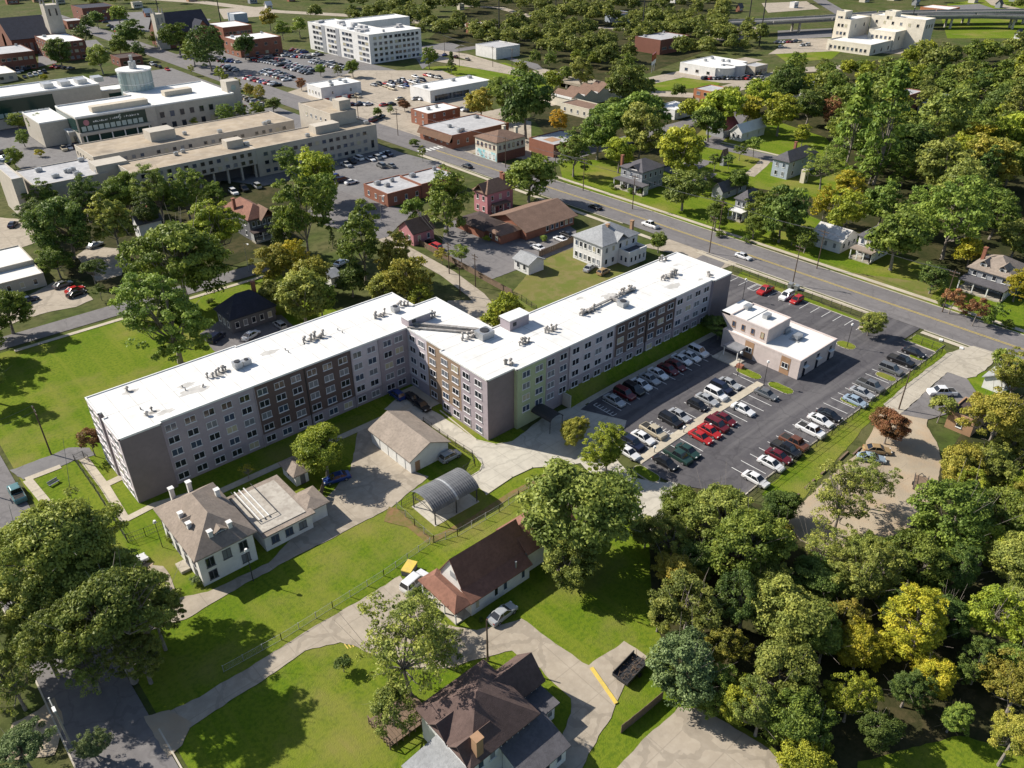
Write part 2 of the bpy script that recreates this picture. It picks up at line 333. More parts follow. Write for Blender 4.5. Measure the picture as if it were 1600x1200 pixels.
# streets
def street(name,pts,width,mat='asphalt_old',layer=.05,px=False,walk=None,**k):
    strip(name,pts,width,mat,layer,px)
street('main_street',[(186.2,-60),(186,160),(183,300),(185,760)],14.2)
street('cross_street',[(193,211),(338,211)],9,layer=.045)
street('side_street',[(-60,194.6),(84,194.6)],6.6)
street('corner_street',[(3.2,20),(3.2,420)],9.0,layer=.046)
street('cross_street',[(192,279),(440,279)],12,'concrete_old',layer=.045)
street('cross_street',[(192,418),(348,418)],9,layer=.045)
street('arterial_road',[(650,88),(690,93),(800,112),(900,130),(1000,145),(1100,150),(1200,122),(1240,110),(1330,105)],13,'concrete_old',.05,px=True)
street('arterial_road',[(560,62),(650,76),(720,86),(800,110)],10,'concrete_old',.054,px=True)
street('highway',[(190,-5),(320,4),(430,18),(560,25),(680,37),(800,42)],14,'concrete_old',.05,px=True)
street('highway_ramp',[(690,8),(780,12),(880,40),(1000,47)],8,'concrete_old',.055,px=True)
street('far_road',[(1280,0),(1300,12),(1330,30)],12,'asphalt_old',.05,px=True)
street('far_road',[(1540,-8),(1560,8),(1620,22)],12,'concrete_old',.05,px=True)
street('alley',[(600,372),(650,400),(700,428),(745,462),(760,480)],4.2,'concrete_old',.045,px=True)
street('back_street',[(1085,222),(1140,232),(1200,246),(1260,262)],8,'asphalt_old',.045,px=True)
street('back_street',[(1180,150),(1150,190),(1110,226)],6,'asphalt_old',.05,px=True)
street('driveway',[(1040,268),(1075,262),(1100,250)],8,'asphalt_old',.052,px=True)
# sidewalks and verge
wrect('sidewalk',176.7,178.1,67.7,121,'paving',.06); wrect('sidewalk',176.7,178.1,20,58,'paving',.06)
wrect('sidewalk',194.6,196.2,20,205,'paving',.06); wrect('sidewalk',174.6,176.2,135,250,'paving',.06)
wrect('sidewalk',20,84,188.2,189.5,'paving',.06)
kb=MB()
for a,b in (((178.9,67.7),(178.9,121)),((178.9,20),(178.9,58)),((193.5,20),(193.3,160)),((193.2,160),(192,205)),((178.6,150),(176.4,250)),((191.6,219),(190.6,272)),((-1.4,20),(-1.4,190)),((7.9,20),(7.9,74)),((7.9,84),(7.9,128))): kerbline(kb,[a,b],.2,.13)
kb.build('street_kerb','kerb',kind='structure')
# main street markings
mk=MB()
for o_ in (-.25,.25): mk.add([(186.2+o_-.08,-60,T(180)+.13),(186.2+o_+.08,-60,T(180)+.13),(186+o_+.08,160,T(180)+.13),(186+o_-.08,160,T(180)+.13)],[(0,1,2,3)]); mk.add([(186+o_-.08,160,T(180)+.13),(186+o_+.08,160,T(180)+.13),(183.6+o_+.08,250,T(180)+.13),(183.6+o_-.08,250,T(180)+.13)],[(0,1,2,3)])
mk.build('centre_line','paint_yellow',kind='structure')
zs=MB()
for i in range(7): zs.box(177.6+i*1.9,178.5+i*1.9,251,254.5,T(180)+.13,T(180)+.134)
zs.build('crosswalk','paint_white',kind='structure')
# foreground paving
patch('house_driveway',[(612,793),(469,866),(357,928),(290,968),(235,985),(200,965),(195,915),(215,880),(255,885),(268,905),(280,935),(325,925),(420,880),(500,790),(548,735),(560,672),(590,662),(645,735),(670,745)],'concrete_old',.03)
patch('apartment_drive',[(600,640),(622,620),(655,622),(682,645),(745,688),(775,695),(800,690),(845,655),(905,630),(990,655),(972,672),(950,700),(985,745),(1040,755),(1064,742),(1050,785),(1020,832),(960,795),(907,724),(862,729),(832,730),(800,746),(760,773),(730,748),(750,736),(754,725),(741,710),(665,659),(640,652)],'concrete_pale',.035)
patch('churchyard_pavement',[(625,900),(650,935),(690,975),(745,985),(815,967),(860,1000),(920,1040),(975,1002),(1012,1027),(975,1072),(955,1122),(935,1150),(910,1200),(905,1225),(855,1225),(892,1115),(892,1092),(862,1065),(845,1045),(800,1017),(747,1030),(700,1045),(650,1045),(600,1030),(560,1012),(532,1004),(477,1017),(400,1071),(305,1132),(270,1160),(222,1135),(265,1112),(312,1090),(400,1036)],'concrete_old',.03)
patch('side_lot',[(1060,1105),(1100,1110),(1150,1140),(1200,1170),(1260,1230),(930,1230),(997,1165)],'concrete_old',.04)
patch('path',[(15,735),(37,750),(95,729),(115,720),(150,711),(140,700),(107,700),(80,712)],'asphalt_lot',.03)
strip('footpath',[(43,750),(86,802)],1.5,'paving',.035); strip('footpath',[(40,750),(95,729)],1.3,'paving',.036)
strip('footpath',[(130,716),(165,762),(197,815)],1.5,'paving',.035); strip('footpath',[(167,757),(192,745)],1.6,'paving',.037); strip('footpath',[(197,812),(240,790),(300,772)],1.4,'paving',.037)
wrect('footpath',31,76,111.5,113,'paving',.03); wrect('footpath',74,81,109,118,'paving',.034)
strip('red_earth',[(612,795),(640,820),(672,846)],1.3,'red_earth',.025); strip('red_earth',[(672,846),(700,832),(745,808),(800,772),(858,742)],1.2,'red_earth',.026)
patch('red_earth',[(608,792),(632,800),(640,825),(600,815)],'red_earth',.022)
patch('dirt_lot',[(1225,812),(1347,702),(1375,645),(1405,645),(1450,654),(1448,667),(1465,697),(1472,720),(1460,775),(1425,822),(1390,840),(1300,870),(1250,845)],'dirt',.04)
patch('dirt_patch',[(190,870),(240,880),(200,960),(240,1000),(240,1040),(170,1010),(120,960)],'dirt',.022)
patch('dirt_patch',[(85,1180),(100,1130),(85,1090),(60,1110),(20,1130),(0,1190)],'dirt',.022); patch('dirt_patch',[(225,1120),(265,1110),(300,1130),(285,1165),(262,1185)],'dirt',.042)
patch('concrete_drive',[(1380,632),(1478,553),(1521,541),(1555,551),(1549,570),(1525,589),(1510,592),(1480,582),(1420,637),(1405,647),(1390,645)],'concrete',.045)
patch('asphalt_apron',[(1480,582),(1510,592),(1530,620),(1500,640),(1450,656),(1405,648),(1420,637)],'asphalt_old',.05)
# parking lot
LOT=sheet('parking_lot',[[(96.6,88.2),(99.5,88.5),(136.4,88.5),(153.4,88.5),(154.4,105.7),(171.6,105.7),(171.6,67.7),(175,67.7),(175,59),(170.4,59),(170.4,51.7),(98.5,51.7),(93.5,59.5),(92,63.6),(92.4,70.8),(96.3,76.9),(100.3,79.5)]],'asphalt_new',.05)
wrect('entrance_apron',175,178.8,59,67.7,'asphalt_new',.052)
MED=wrect('median_walk',92.5,130.7,69.0,70.7,'paving',.16)
def line(x0,x1,y0,y1,par=LOT,mat='paint_white'):
    MB().box(x0,x1,y0,y1,T((x0+x1)/2)+.11,T((x0+x1)/2)+.125).build('stall_line',mat,par)
for i in range(13):
    x=96.8+2.75*i
    line(x-.06,x+.06,70.9,75.9); line(x-2.06,x-1.94,63.6,68.8)
for i in range(12):
    x=102+2.79*i; line(x-.06,x+.06,82.4,87.4)
for i in range(24):
    x=103+2.79*i
    if x<170: line(x-.06,x+.06,52.3,57.4)
for i in range(13):
    y=68.5+2.92*i; line(167.2,171.3,y-.06,y+.06)
def hatch(x0,x1,y0,y1,n,par=LOT,mat='paint_white'):
    m=MB(); z=T((x0+x1)/2)+.115
    for a in (x0,x1-.12): m.box(a,a+.12,y0,y1,z,z+.004)
    for i in range(n+1):
        y=y0+(y1-y0)*i/n; m.box(x0+.12,x1-.12,y-.06,y+.06,z,z+.003)
    m.build('hatched_bay',mat,par)
hatch(99.4,101.5,82.3,87.4,6); hatch(102.7,104.3,70.9,75.9,6); hatch(167.4,171.3,96.2,98.1,1)
kb=MB()
kerbline(kb,[(92.5,69.0),(130.7,69.0),(130.7,70.7),(92.5,70.7)],.16,.15,True)
kerbline(kb,[(99.5,88.6),(153.4,88.6)],.2,.15); kerbline(kb,[(171.7,67.7),(171.7,105.7)],.2,.15); kerbline(kb,[(98.5,51.6),(170.5,51.6),(170.5,58.9)],.2,.15)
def island(pts,mat='lawn'):
    c=sheet('island_grass',[pts],mat,.13); kerbline(kb,pts,.22,.15,True)
def lobe(x0,x1,y0,y1,n=5):
    """kerbed island with rounded ends, long side along y"""
    r=(x1-x0)/2; xm=(x0+x1)/2; a=[]
    for i in range(n+1): t=math.pi*i/n; a.append((xm+r*math.cos(t),y1-r+r*math.sin(t)))
    for i in range(n+1): t=math.pi+math.pi*i/n; a.append((xm+r*math.cos(t),y0+r+r*math.sin(t)))
    return a
island(lobe(131,133.4,70.9,76.5)); island(lobe(131,133.4,63.4,68.8)); island(lobe(89.9,92.1,64,69.3))
island(lobe(137,139.1,51.9,56)); island(lobe(151.4,153.4,51.9,56)); island(lobe(164.2,165.8,51.9,54.8)); island(lobe(167.6,170.8,66.3,68.8),'dirt')
island([(170.7,51.8),(175.2,51.8),(175.2,58.2),(171,58.2)]); island(lobe(157.2,160.2,64.2,68.4))
pq=[(790,694),(760,688),(735,675),(690,641)]; kerbline(kb,[g(*p)[:2] for p in [(688,642),(745,688),(775,695),(800,691)]],.2,.15)
kerbline(kb,[g(*p)[:2] for p in [(665,660),(741,710),(754,725),(750,736),(730,748)]],.2,.15); kerbline(kb,[g(*p)[:2] for p in [(760,773),(800,746),(832,731),(862,729)]],.2,.15)
kb.build('lot_kerb','kerb',kind='structure')
wrect('wing_walk',97,148,88.7,89.9,'paving',.07); 
# ------------------------------------------------------------------ apartment building
wallmat('ap_lilac',(.37,.32,.345)); wallmat('ap_mauve',(.225,.185,.190)); wallmat('ap_brown',(.135,.095,.085)); wallmat('ap_pale',(.56,.50,.525)); wallmat('ap_tan',(.30,.215,.15)); wallmat('ap_green',(.40,.45,.28)); wallmat('ap_base',(.32,.285,.315))
surf('sill_white',(.66,.65,.66),None,rough=.7)
RH=13.1; FH=2.52
APT=empty('apartment_building',(84,112,0),0,'long five-storey apartment block of two offset wings with white flat roof','apartment building')
def apt(mb,name,mats,par=None):
    o=mb.build(name,mats,par or APT); o.location=(-84,-112,0) if par is None else (0,0,0); return o
foot=[(21.7,118.4),(28.4,118.4),(28.4,119.0),(77.9,119.0),(77.9,107.0),(77.0,107.0),(77.0,93.0),(83.4,93.0),(83.4,92.2),(142.0,92.2),(142.0,91.6),(148.5,91.6),(148.5,107.4),(90.5,107.4),(90.5,126.0),(84.8,126.0),(84.8,134.2),(49,134.2),(49,134.6),(21.7,134.6),(21.7,128.2),(22.4,128.2),(22.4,126.0),(21.7,126.0)]
mb=MB(); mb.prism(foot,-.3,RH,0); apt(mb,'wall','ap_lilac')
mb=MB(); mb.prism(foot,RH,RH+.06,0); rf=apt(mb,'roof','roof_white')
mb=MB(); n=len(foot)
for i in range(n):
    a=Vector(foot[i]); b=Vector(foot[(i+1)%n]); d=(b-a).normalized(); nn=Vector((d.y,-d.x))*.12
    a2=a-d*.12; b2=b+d*.12
    vs=[]
    for z in (RH-.12,RH+.22):
        for c in (a2+nn,b2+nn,b2-nn,a2-nn): vs.append((c.x,c.y,z+ (i%3)*.003))
    mb.add(vs,[(4,5,6,7),(0,1,5,4),(1,2,6,5),(2,3,7,6),(3,0,4,7),(3,2,1,0)])
apt(mb,'roof_edging','trim_white')
mb=MB()
for y in (119.0,): mb.box(28.4,77.8,y+.4,y+.5,RH+.06,RH+.065)
def panel(face,a0,a1,z0,z1,mat,d=.05,at=0):
    m=MB()
    if face=='y': m.box(a0,a1,at-d,at+.01,z0,z1)
    else: m.box(at-d,at+.01,a0,a1,z0,z1)
    apt(m,'wall_panel',mat)
gb=2.62
panel('y',28.5,77.85,-.2,gb,'ap_base',.04,119.0)
for a,b,m in ((28.5,44.9,'ap_lilac'),(44.95,64.7,'ap_brown'),(64.75,70.9,'ap_pale'),(71.1,77.85,'ap_lilac')): panel('y',a,b,gb+.02,RH-.14,m,.05,119.0)
panel('y',21.72,28.35,-.2,RH-.14,'ap_mauve',.05,118.4)
panel('x',112.4,118.95,gb+.02,RH-.14,'ap_pale',.05,77.9); panel('x',107.05,112.35,-.2,RH-.14,'ap_tan',.05,77.9); panel('x',112.4,118.95,-.2,gb,'ap_base',.04,77.9)
panel('x',100.8,106.95,gb+.02,RH-.14,'ap_tan',.05,77.0); panel('x',93.05,100.75,-.2,RH-.14,'ap_lilac',.04,77.0); panel('x',100.8,106.95,-.2,gb,'ap_lilac',.045,77.0)
panel('y',77.02,83.35,-.2,RH-.14,'ap_mauve',.05,93.0)
for a,b,m in ((83.45,90.7,'ap_green'),(90.75,96.9,'ap_lilac'),(96.95,109.9,'ap_pale'),(109.95,129.2,'ap_brown'),(129.25,141.95,'ap_pale')):
    panel('y',a,b,(-.2 if m=='ap_green' else 2.5 if a<91 else 5.45),RH-.14,m,.05,92.2)
panel('y',90.75,141.95,1,5.43,'ap_base',.04,92.2); panel('x',92.2,93.0,-.2,RH-.14,'ap_green',.03,83.4)
panel('y',142.05,148.45,1,RH-.14,'ap_mauve',.05,91.6)
panel('x',118.5,125.9,-.2,RH-.14,'ap_pale',.03,21.7); panel('x',128.3,134.5,-.2,RH-.14,'ap_pale',.03,21.7)
# windows: one frame mesh, one pane mesh per kind
def winmesh(wd,ht,panes=2,fr=.07,sill=True):
    f=MB(); f.box(-wd/2,-wd/2+fr,-.09,0,0,ht); f.box(wd/2-fr,wd/2,-.09,0,0,ht); f.box(-wd/2+fr,wd/2-fr,-.09,0,ht-fr,ht); f.box(-wd/2+fr,wd/2-fr,-.09,0,0,fr)
    for i in range(1,panes): x=-wd/2+wd*i/panes; f.box(x-.05,x+.05,-.08,0,fr,ht-fr)
    if sill: f.box(-wd/2-.08,wd/2+.08,-.14,0,-.1,-.005)
    p=MB(); p.box(-wd/2+fr,wd/2-fr,-.045,-.002,fr,ht-fr)
    return f,p
WF,WP=winmesh(1.9,1.32,2)
wf_me=WF.mesh('window','sill_white'); wp_me={k:WP.mesh('pane',k) for k in ('pane_dark','pane_blind','pane_blue','pane_warm')}
def window(par,x,y,z,rz,fm=wf_me,pm=None,off=(0,0,0)):
    o=place('window',fm,par,(x-off[0],y-off[1],z-off[2]),rz)
    k=rng.random(); place('pane',(pm or wp_me)['pane_dark' if k<.5 else 'pane_blue' if k<.68 else 'pane_blind' if k<.9 else 'pane_warm'],o)
    return o
AO=(84,112,0)
for i,x in enumerate([29.9,33.2,36.5,39.7,43.0,46.4,49.7,53.0,56.3,59.6,62.9,66.1,69.3,73.0,75.7]):
    for k in range(5): window(APT,x,118.95,.75+FH*k,0,off=AO)
for y,lo in ((117.2,0),(114.2,1),(110.7,0)):
    for k in range(lo,5): window(APT,77.85,y,.75+FH*k,-math.pi/2,off=AO)
for y in (105.6,102.4,99.1,95.6):
    for k in range(5): window(APT,76.95,y,.75+FH*k,-math.pi/2,off=AO)
for i,x in enumerate([85.6,88.9,92.0,95.3,98.7,102.0,105.2,108.4,111.8,115.0,118.2,121.5,124.6,127.6,130.8,134.0,137.1,140.2]):
    for k in range(5):
        if .75+FH*k>(2.0 if i<2 else 3.2): window(APT,x,92.15,.75+FH*k,0,off=AO)
for y in (120.5,123.6,130.0,132.9):
    for k in range(5): window(APT,21.67,y,.75+FH*k,-math.pi/2,off=AO)
# downpipes between panels
for x,y in ((44.93,118.9),(64.73,118.9),(70.97,118.9),(54.9,118.9),(109.93,92.1),(129.23,92.1),(96.93,92.1),(119.9,92.1)):
    m=MB(); m.box(x-.06,x+.06,y-.12,y+.03,-.2,RH-.15); apt(m,'downpipe','dark_metal' if x in(54.9,119.9) else 'ap_lilac')
sm=MB()
for i in range(17): x=24.5+3.1*i; sm.box(x,x+.10,119.3,134.0,RH+.06,RH+.068)
for i in range(19): x=92.5+3.0*i; sm.box(x,x+.10,92.5,107.1,RH+.06,RH+.068)
for i in range(10): y=94.5+3.1*i; sm.box(78.2,90.2,y,y+.10,RH+.06,RH+.067) if y<125 else None
for y in (126.5,): sm.box(22,84.5,y,y+.12,RH+.06,RH+.069)
sm.box(91,148.2,99.8,99.92,RH+.06,RH+.069)
tag(apt(sm,'roof_seams','stain_2'),kind='stuff')
rr=random.Random(15)
for i in range(26):
    cx_,cy_=(rr.uniform(25,83),rr.uniform(120.5,133)) if i<13 else (rr.uniform(93,146),rr.uniform(93.8,106)); sz=rr.uniform(.5,2.2); k=16
    m=MB(); m.add([(cx_+math.cos(2*math.pi*j/k)*sz*rr.uniform(.7,1.6),cy_+math.sin(2*math.pi*j/k)*sz*rr.uniform(.3,.7),RH+.0615+.0004*i) for j in range(k)],[tuple(range(k))]); apt(m,'ponding_stain',rr.choice(['stain_1','stain_1','stain_2']))
# roof plant: stair heads, vent clusters, pipe rack, units
def stairhead(x0,x1,y0,y1,h,mat='ap_lilac'):
    m=MB(); m.box(x0,x1,y0,y1,RH+.05,RH+h,0); o=apt(m,'stair_head',mat)
    m=MB(); m.box(x0-.2,x1+.2,y0-.2,y1+.2,RH+h,RH+h+.18); apt(m,'stair_head_roof','roof_white',o)
    m=MB(); m.box(x0+.8,x0+1.7,y0-.05,y0+.01,RH+.9,RH+1.7); apt(m,'louvre','dark_metal',o)
def gr(px,py,h=RH+.06):
    d=ray(px,py); t=(h-H)/d.z; return d.x*t,d.y*t
a=gr(625,508); b=gr(683,484)
stairhead(78.2,83.6,118.6,121.2,1.7); stairhead(92.2,97.3,104.1,107.0,2.3)
def vents(px,py,n,spread,seed,stain=True):
    r=random.Random(seed); cx_,cy_=gr(px,py)
    if stain:
        for lv,(f_,mt) in enumerate(((1.0,'stain_1'),(.72,'stain_2'),(.42,'stain_3'))):
            m=MB(); k=30; pts=[(cx_+.5*(1-f_)+.3+math.cos(2*math.pi*i/k)*spread*f_*(.75+.6*r.random()),cy_-.1+math.sin(2*math.pi*i/k)*spread*.55*f_*(.6+.7*r.random())) for i in range(k)]
            m.add([(p[0],p[1],RH+.065+.012*lv+.0015*(seed%7)) for p in pts],[tuple(range(k))]); apt(m,'roof_stain',mt)
    for i in range(n):
        x=cx_+(i-(n-1)/2)*spread*1.7/n+r.uniform(-.2,.2); y=cy_+r.choice((-.45,.1,.55))+r.uniform(-.1,.1); h=r.uniform(.5,1.15); rr=r.uniform(.12,.22)
        m=MB(); m.cyl((x,y),rr,RH+.06,RH+h,8); m.cyl((x,y),rr*1.9,RH+h,RH+h+.18,8); m.cyl((x,y),rr*1.9,RH+h+.18,RH+h+.34,8,r1=rr*.5)
        apt(m,'roof_vent','vent_metal')
for i,(px,py,n,s) in enumerate([(200,613,1,1.6),(233,646,2,1.6),(340,585,6,2.6),(490,530,9,2.8),(592,494,6,2.0),(630,478,4,1.5),(672,497,6,1.7),(733,528,7,2.0),(795,570,4,1.0),(860,517,7,2.0),(820,537,6,1.6),(918,488,9,3.0),(977,457,9,3.2),(1045,433,11,3.4),(1037,408,3,1.3),(1107,431,2,1.4)]): vents(px,py,n,s,i)
for i,(px,py) in enumerate([(220,640),(285,605),(290,610),(317,605),(318,603),(446,547),(451,551),(528,516),(535,520)]):
    x,y=gr(px,py); m=MB(); m.cyl((x,y),.12,RH+.06,RH+.5,6); apt(m,'roof_vent','vent_metal')
def rooftop_unit(px,py,sx,sy,h,round_=False):
    x,y=gr(px,py); m=MB(); m.box(x-sx/2,x+sx/2,y-sy/2,y+sy/2,RH+.3,RH+.3+h); m.box(x-sx/2+.1,x+sx/2-.1,y-sy/2+.1,y+sy/2-.1,RH+.06,RH+.3)
    o=apt(m,'air_conditioner','galvanised'); m=MB(); m.cyl((x,y),min(sx,sy)*.36,RH+.3+h,RH+.45+h,14); apt(m,'fan_grille','dark_metal',o)
rooftop_unit(372,575,1.5,1.5,1.1); rooftop_unit(618,487,1.4,1.4,1.0); rooftop_unit(757,527,3.0,2.6,1.3); rooftop_unit(973,478,1.9,1.9,.9); rooftop_unit(386,570,1.6,1.1,.9)
def duct(p,q,wd,h0,h1,mat='vent_metal',nm='duct'):
    a=Vector(gr(*p)); b=Vector(gr(*q)); d=b-a; rz=math.atan2(d.y,d.x); m=MB(); c=(a+b)/2; m.cbox((c.x,c.y,RH+h0),d.length,wd,h1-h0,0,rz)
    for t in (.1,.35,.65,.9):
        e=a+d*t; m.cbox((e.x,e.y,RH+.06),.15,wd*.8,h0-.05,0,rz)
    apt(m,nm,mat)
duct((637,508),(748,519),.7,.3,.85); duct((637,513),(745,522),.5,.22,.5)
duct((908,492),(992,452),.5,.35,.7); duct((953,468),(972,476),.6,.35,.8)
# entrance canopy, retaining edge
m=MB(); 
for i in range(9):
    a=math.pi*i/8; b=math.pi*(i+1)/8
    if i<8: m.add([(88.5-1.7*math.cos(a),92.0,2.6+.9*math.sin(a)),(88.5-1.7*math.cos(b),92.0,2.6+.9*math.sin(b)),(88.5-1.7*math.cos(b),86.6,2.6+.9*math.sin(b)+.2),(88.5-1.7*math.cos(a),86.6,2.6+.9*math.sin(a)+.2)],[(0,1,2,3)])
o=apt(m,'entrance_canopy','dark_metal')
for x in (86.9,90.1):
    mm=MB(); mm.tube((x,86.8,T(x)-.1),(x,86.8,2.8+.1),.07); apt(mm,'canopy_post','dark_metal',o)
m=MB(); m.box(95.4,95.65,89.9,92.1,.0,3.4); apt(m,'retaining_wall','concrete_pale')
m=MB(); m.add([(95.65,92.2,3.3),(148,92.2,3.3),(148,89.9,1.0),(95.65,89.9,.6),(95.65,92.2,0),(148,92.2,0),(148,89.9,.5),(95.65,89.9,0)],[(0,3,2,1),(1,2,6,5),(3,0,4,7),(2,3,7,6)]); m.build('grass_bank','lawn',kind='structure')
# ------------------------------------------------------------------ trees
import numpy as np
def leafmat():
    m=bpy.data.materials.new('foliage'); m.use_nodes=True; MATS['foliage']=m; nt=m.node_tree; N=nt.nodes; L=nt.links; N.clear()
    out=N.new('ShaderNodeOutputMaterial'); oi=N.new('ShaderNodeObjectInfo'); at=N.new('ShaderNodeAttribute'); at.attribute_name='tint'
    mr=N.new('ShaderNodeMapRange'); mr.inputs['To Min'].default_value=.62; mr.inputs['To Max'].default_value=1.42; L.new(at.outputs['Fac'],mr.inputs['Value'])
    hs=N.new('ShaderNodeHueSaturation'); L.new(oi.outputs['Color'],hs.inputs['Color']); L.new(mr.outputs[0],hs.inputs['Value'])
    mh=N.new('ShaderNodeMapRange'); mh.inputs['To Min'].default_value=.515; mh.inputs['To Max'].default_value=.48; L.new(at.outputs['Fac'],mh.inputs['Value']); L.new(mh.outputs[0],hs.inputs['Hue'])
    d=N.new('ShaderNodeBsdfPrincipled'); d.inputs['Roughness'].default_value=.55; d.inputs['Specular IOR Level'].default_value=.25; L.new(hs.outputs[0],d.inputs['Base Color'])
    t=N.new('ShaderNodeBsdfTranslucent'); L.new(hs.outputs[0],t.inputs[0]); mx=N.new('ShaderNodeMixShader'); mx.inputs[0].default_value=.30
    L.new(d.outputs[0],mx.inputs[1]); L.new(t.outputs[0],mx.inputs[2]); L.new(mx.outputs[0],out.inputs[0])
leafmat(); surf('bark',(.27,.24,.21),(.17,.145,.125),1.2,c3=(.24,.21,.18),scale3=3,amt3=.4,rough=.95,bump=.5,bscale=12)
def leaves_mesh(name,C,N_,size,rs,tint):
    """one small folded leaf-spray quad per point"""
    n=len(C); rnd=rs.normal(size=(n,3)); nn=N_+rnd*.75; nn/=np.linalg.norm(nn,axis=1,keepdims=True)
    a=np.cross(nn,rs.normal(size=(n,3))); a/=np.linalg.norm(a,axis=1,keepdims=True); b=np.cross(nn,a)
    s=size*rs.uniform(.6,1.35,(n,1)); wd=s*rs.uniform(.45,.75,(n,1))
    V=np.empty((n,4,3)); V[:,0]=C-a*s; V[:,1]=C-b*wd+nn*s*.18; V[:,2]=C+a*s; V[:,3]=C+b*wd+nn*s*.18
    me=bpy.data.meshes.new(name); me.vertices.add(n*4); me.loops.add(n*4); me.polygons.add(n)
    me.vertices.foreach_set('co',V.ravel()); me.loops.foreach_set('vertex_index',np.arange(n*4,dtype=np.int32)); me.polygons.foreach_set('loop_start',np.arange(0,n*4,4,dtype=np.int32))
    try: me.polygons.foreach_set('loop_total',np.full(n,4,dtype=np.int32))
    except Exception: pass
    at=me.attributes.new('tint','FLOAT','FACE'); at.data.foreach_set('value',np.clip(tint,0,1).astype(np.float32))
    me.materials.append(MATS['foliage']); me.update(); me.validate(); return me
def make_tree(seed,Rr,zc,zs,nclump,nleaf,leaf,clump=.22,lob=.3,fill=.62,kind='round',limbs=14,trunk=.045,cut=-.55):
    rs=np.random.RandomState(seed); C=[];NN=[];TT=[];cent=[]
    lobes=rs.normal(size=(rs.randint(4,8),3)); lobes/=np.linalg.norm(lobes,axis=1,keepdims=True)
    k=0; holes=rs.normal(size=(4,3)); holes/=np.linalg.norm(holes,axis=1,keepdims=True)
    while k<nclump:
        d=rs.normal(size=3); d/=np.linalg.norm(d)
        if kind!='pine' and (holes@d).max()>.9 and rs.rand()<.8: continue
        if kind!='pine' and d[2]<cut: continue
        rr=1-lob+lob*np.clip(((lobes@d)**3).max()*1.5,0,1); u=fill+(1-fill)*rs.rand()**.6
        if kind=='pine':
            t=rs.rand()**.7; ang=rs.rand()*6.283; rad=(1-t)*.95*rs.uniform(.55,1)+.06; c=np.array([math.cos(ang)*rad*Rr,math.sin(ang)*rad*Rr,(t*2-1)*zs*Rr])
        else: c=d*rr*u*np.array([Rr,Rr,Rr*zs])*(1-clump*.6)
        cent.append(c); cr=Rr*clump*rs.uniform(.65,1.35); n=int(nleaf*rs.uniform(.6,1.3))
        p=rs.normal(size=(n,3)); p/=np.linalg.norm(p,axis=1,keepdims=True); p[:,2]=np.where(p[:,2]<-.2,-p[:,2]*.6,p[:,2])
        q=p*cr*rs.uniform(.55,1.05,(n,1))*np.array([1,1,.72]); C.append(c+q); od=c/(np.linalg.norm(c)+1e-6)
        NN.append(p*.75+od*.45+np.array([0,0,.25])); TT.append(np.full(n,rs.uniform(.08,.92))+rs.normal(size=n)*.17); k+=1
    C=np.concatenate(C)+np.array([0,0,zc]); NN=np.concatenate(NN); TT=np.concatenate(TT)
    crown=leaves_mesh('crown',C,NN,leaf,rs,TT)
    mb=MB(); r0=Rr*trunk; fork=max(zc-zs*Rr*.55,zc*.3); bend=rs.normal(size=2)*Rr*.05
    mb.tube((0,0,-.3),(bend[0]*.5,bend[1]*.5,fork*.55),r0*1.35,r0*.95,7,caps=False); mb.tube((bend[0]*.5,bend[1]*.5,fork*.55),(bend[0],bend[1],fork),r0*.95,r0*.8,7,caps=False)
    top=(bend[0],bend[1],fork)
    if kind=='pine': mb.tube(top,(0,0,zc+zs*Rr*.9),r0*.8,r0*.1,5,caps=False)
    idx=rs.permutation(len(cent))[:limbs]
    for i in idx:
        c=cent[i]+np.array([0,0,zc]); m_=np.array(top)*.45+c*.55+rs.normal(size=3)*Rr*.06; m_[2]-=Rr*.05
        mb.tube(top,m_,r0*.45,r0*.28,5,caps=False); mb.tube(m_,c,r0*.28,r0*.08,4,caps=False)
        for j in range(2):
            e=m_+rs.normal(size=3)*Rr*.25; e[2]=abs(e[2]-zc)+zc*.9; mb.tube(m_,e,r0*.14,r0*.05,3,caps=False)
    return crown,mb.mesh('trunk','bark'),Rr,zc
PROTO={}
def protos(key,n,**k):
    out=[]
    for i in range(n):
        q=dict(k); f=(1,.74,1.28,.88,1.12,.8)[i%6]; q['clump']=k['clump']*f; q['leaf']=k['leaf']*(1,.82,1.1,.9,1.05,.8)[i%6]; q['nclump']=int(k['nclump']*(1,1.45,.75,1.15,.9,1.3)[i%6]); q['zs']=k['zs']*(1,1.12,.9,1.06,.95,1.15)[i%6]; q['lob']=k.get('lob',.3)*(1,1.25,.9,1.3,1.1,.8)[i%6]; q['nleaf']=int(k['nleaf']*(1,.72,1.35,.9,1.1,.8)[i%6])
        out.append(make_tree(sum(map(ord,key))*7+i*31,**q))
    PROTO[key]=out
protos('oak',3,Rr=8,zc=13,zs=.74,nclump=230,nleaf=135,leaf=.20,clump=.125,lob=.45,fill=.42,limbs=40,trunk=.05)
protos('round',5,Rr=6,zc=6.6,zs=1.02,nclump=210,nleaf=140,leaf=.175,clump=.145,lob=.46,fill=.5,limbs=22,cut=-.78)
protos('sparse',2,Rr=6,zc=7.4,zs=.85,nclump=110,nleaf=80,leaf=.18,clump=.14,lob=.45,fill=.3,limbs=34,trunk=.035)
protos('mid',6,Rr=5,zc=5.4,zs=1.02,nclump=135,nleaf=58,leaf=.25,clump=.18,lob=.42,fill=.5,limbs=8,cut=-.75)
protos('midtall',2,Rr=4,zc=6.4,zs=1.42,nclump=110,nleaf=56,leaf=.25,clump=.2,lob=.36,fill=.5,limbs=9)
protos('pine',2,Rr=4,zc=7.0,zs=1.55,nclump=60,nleaf=52,leaf=.33,clump=.26,kind='pine',limbs=10)
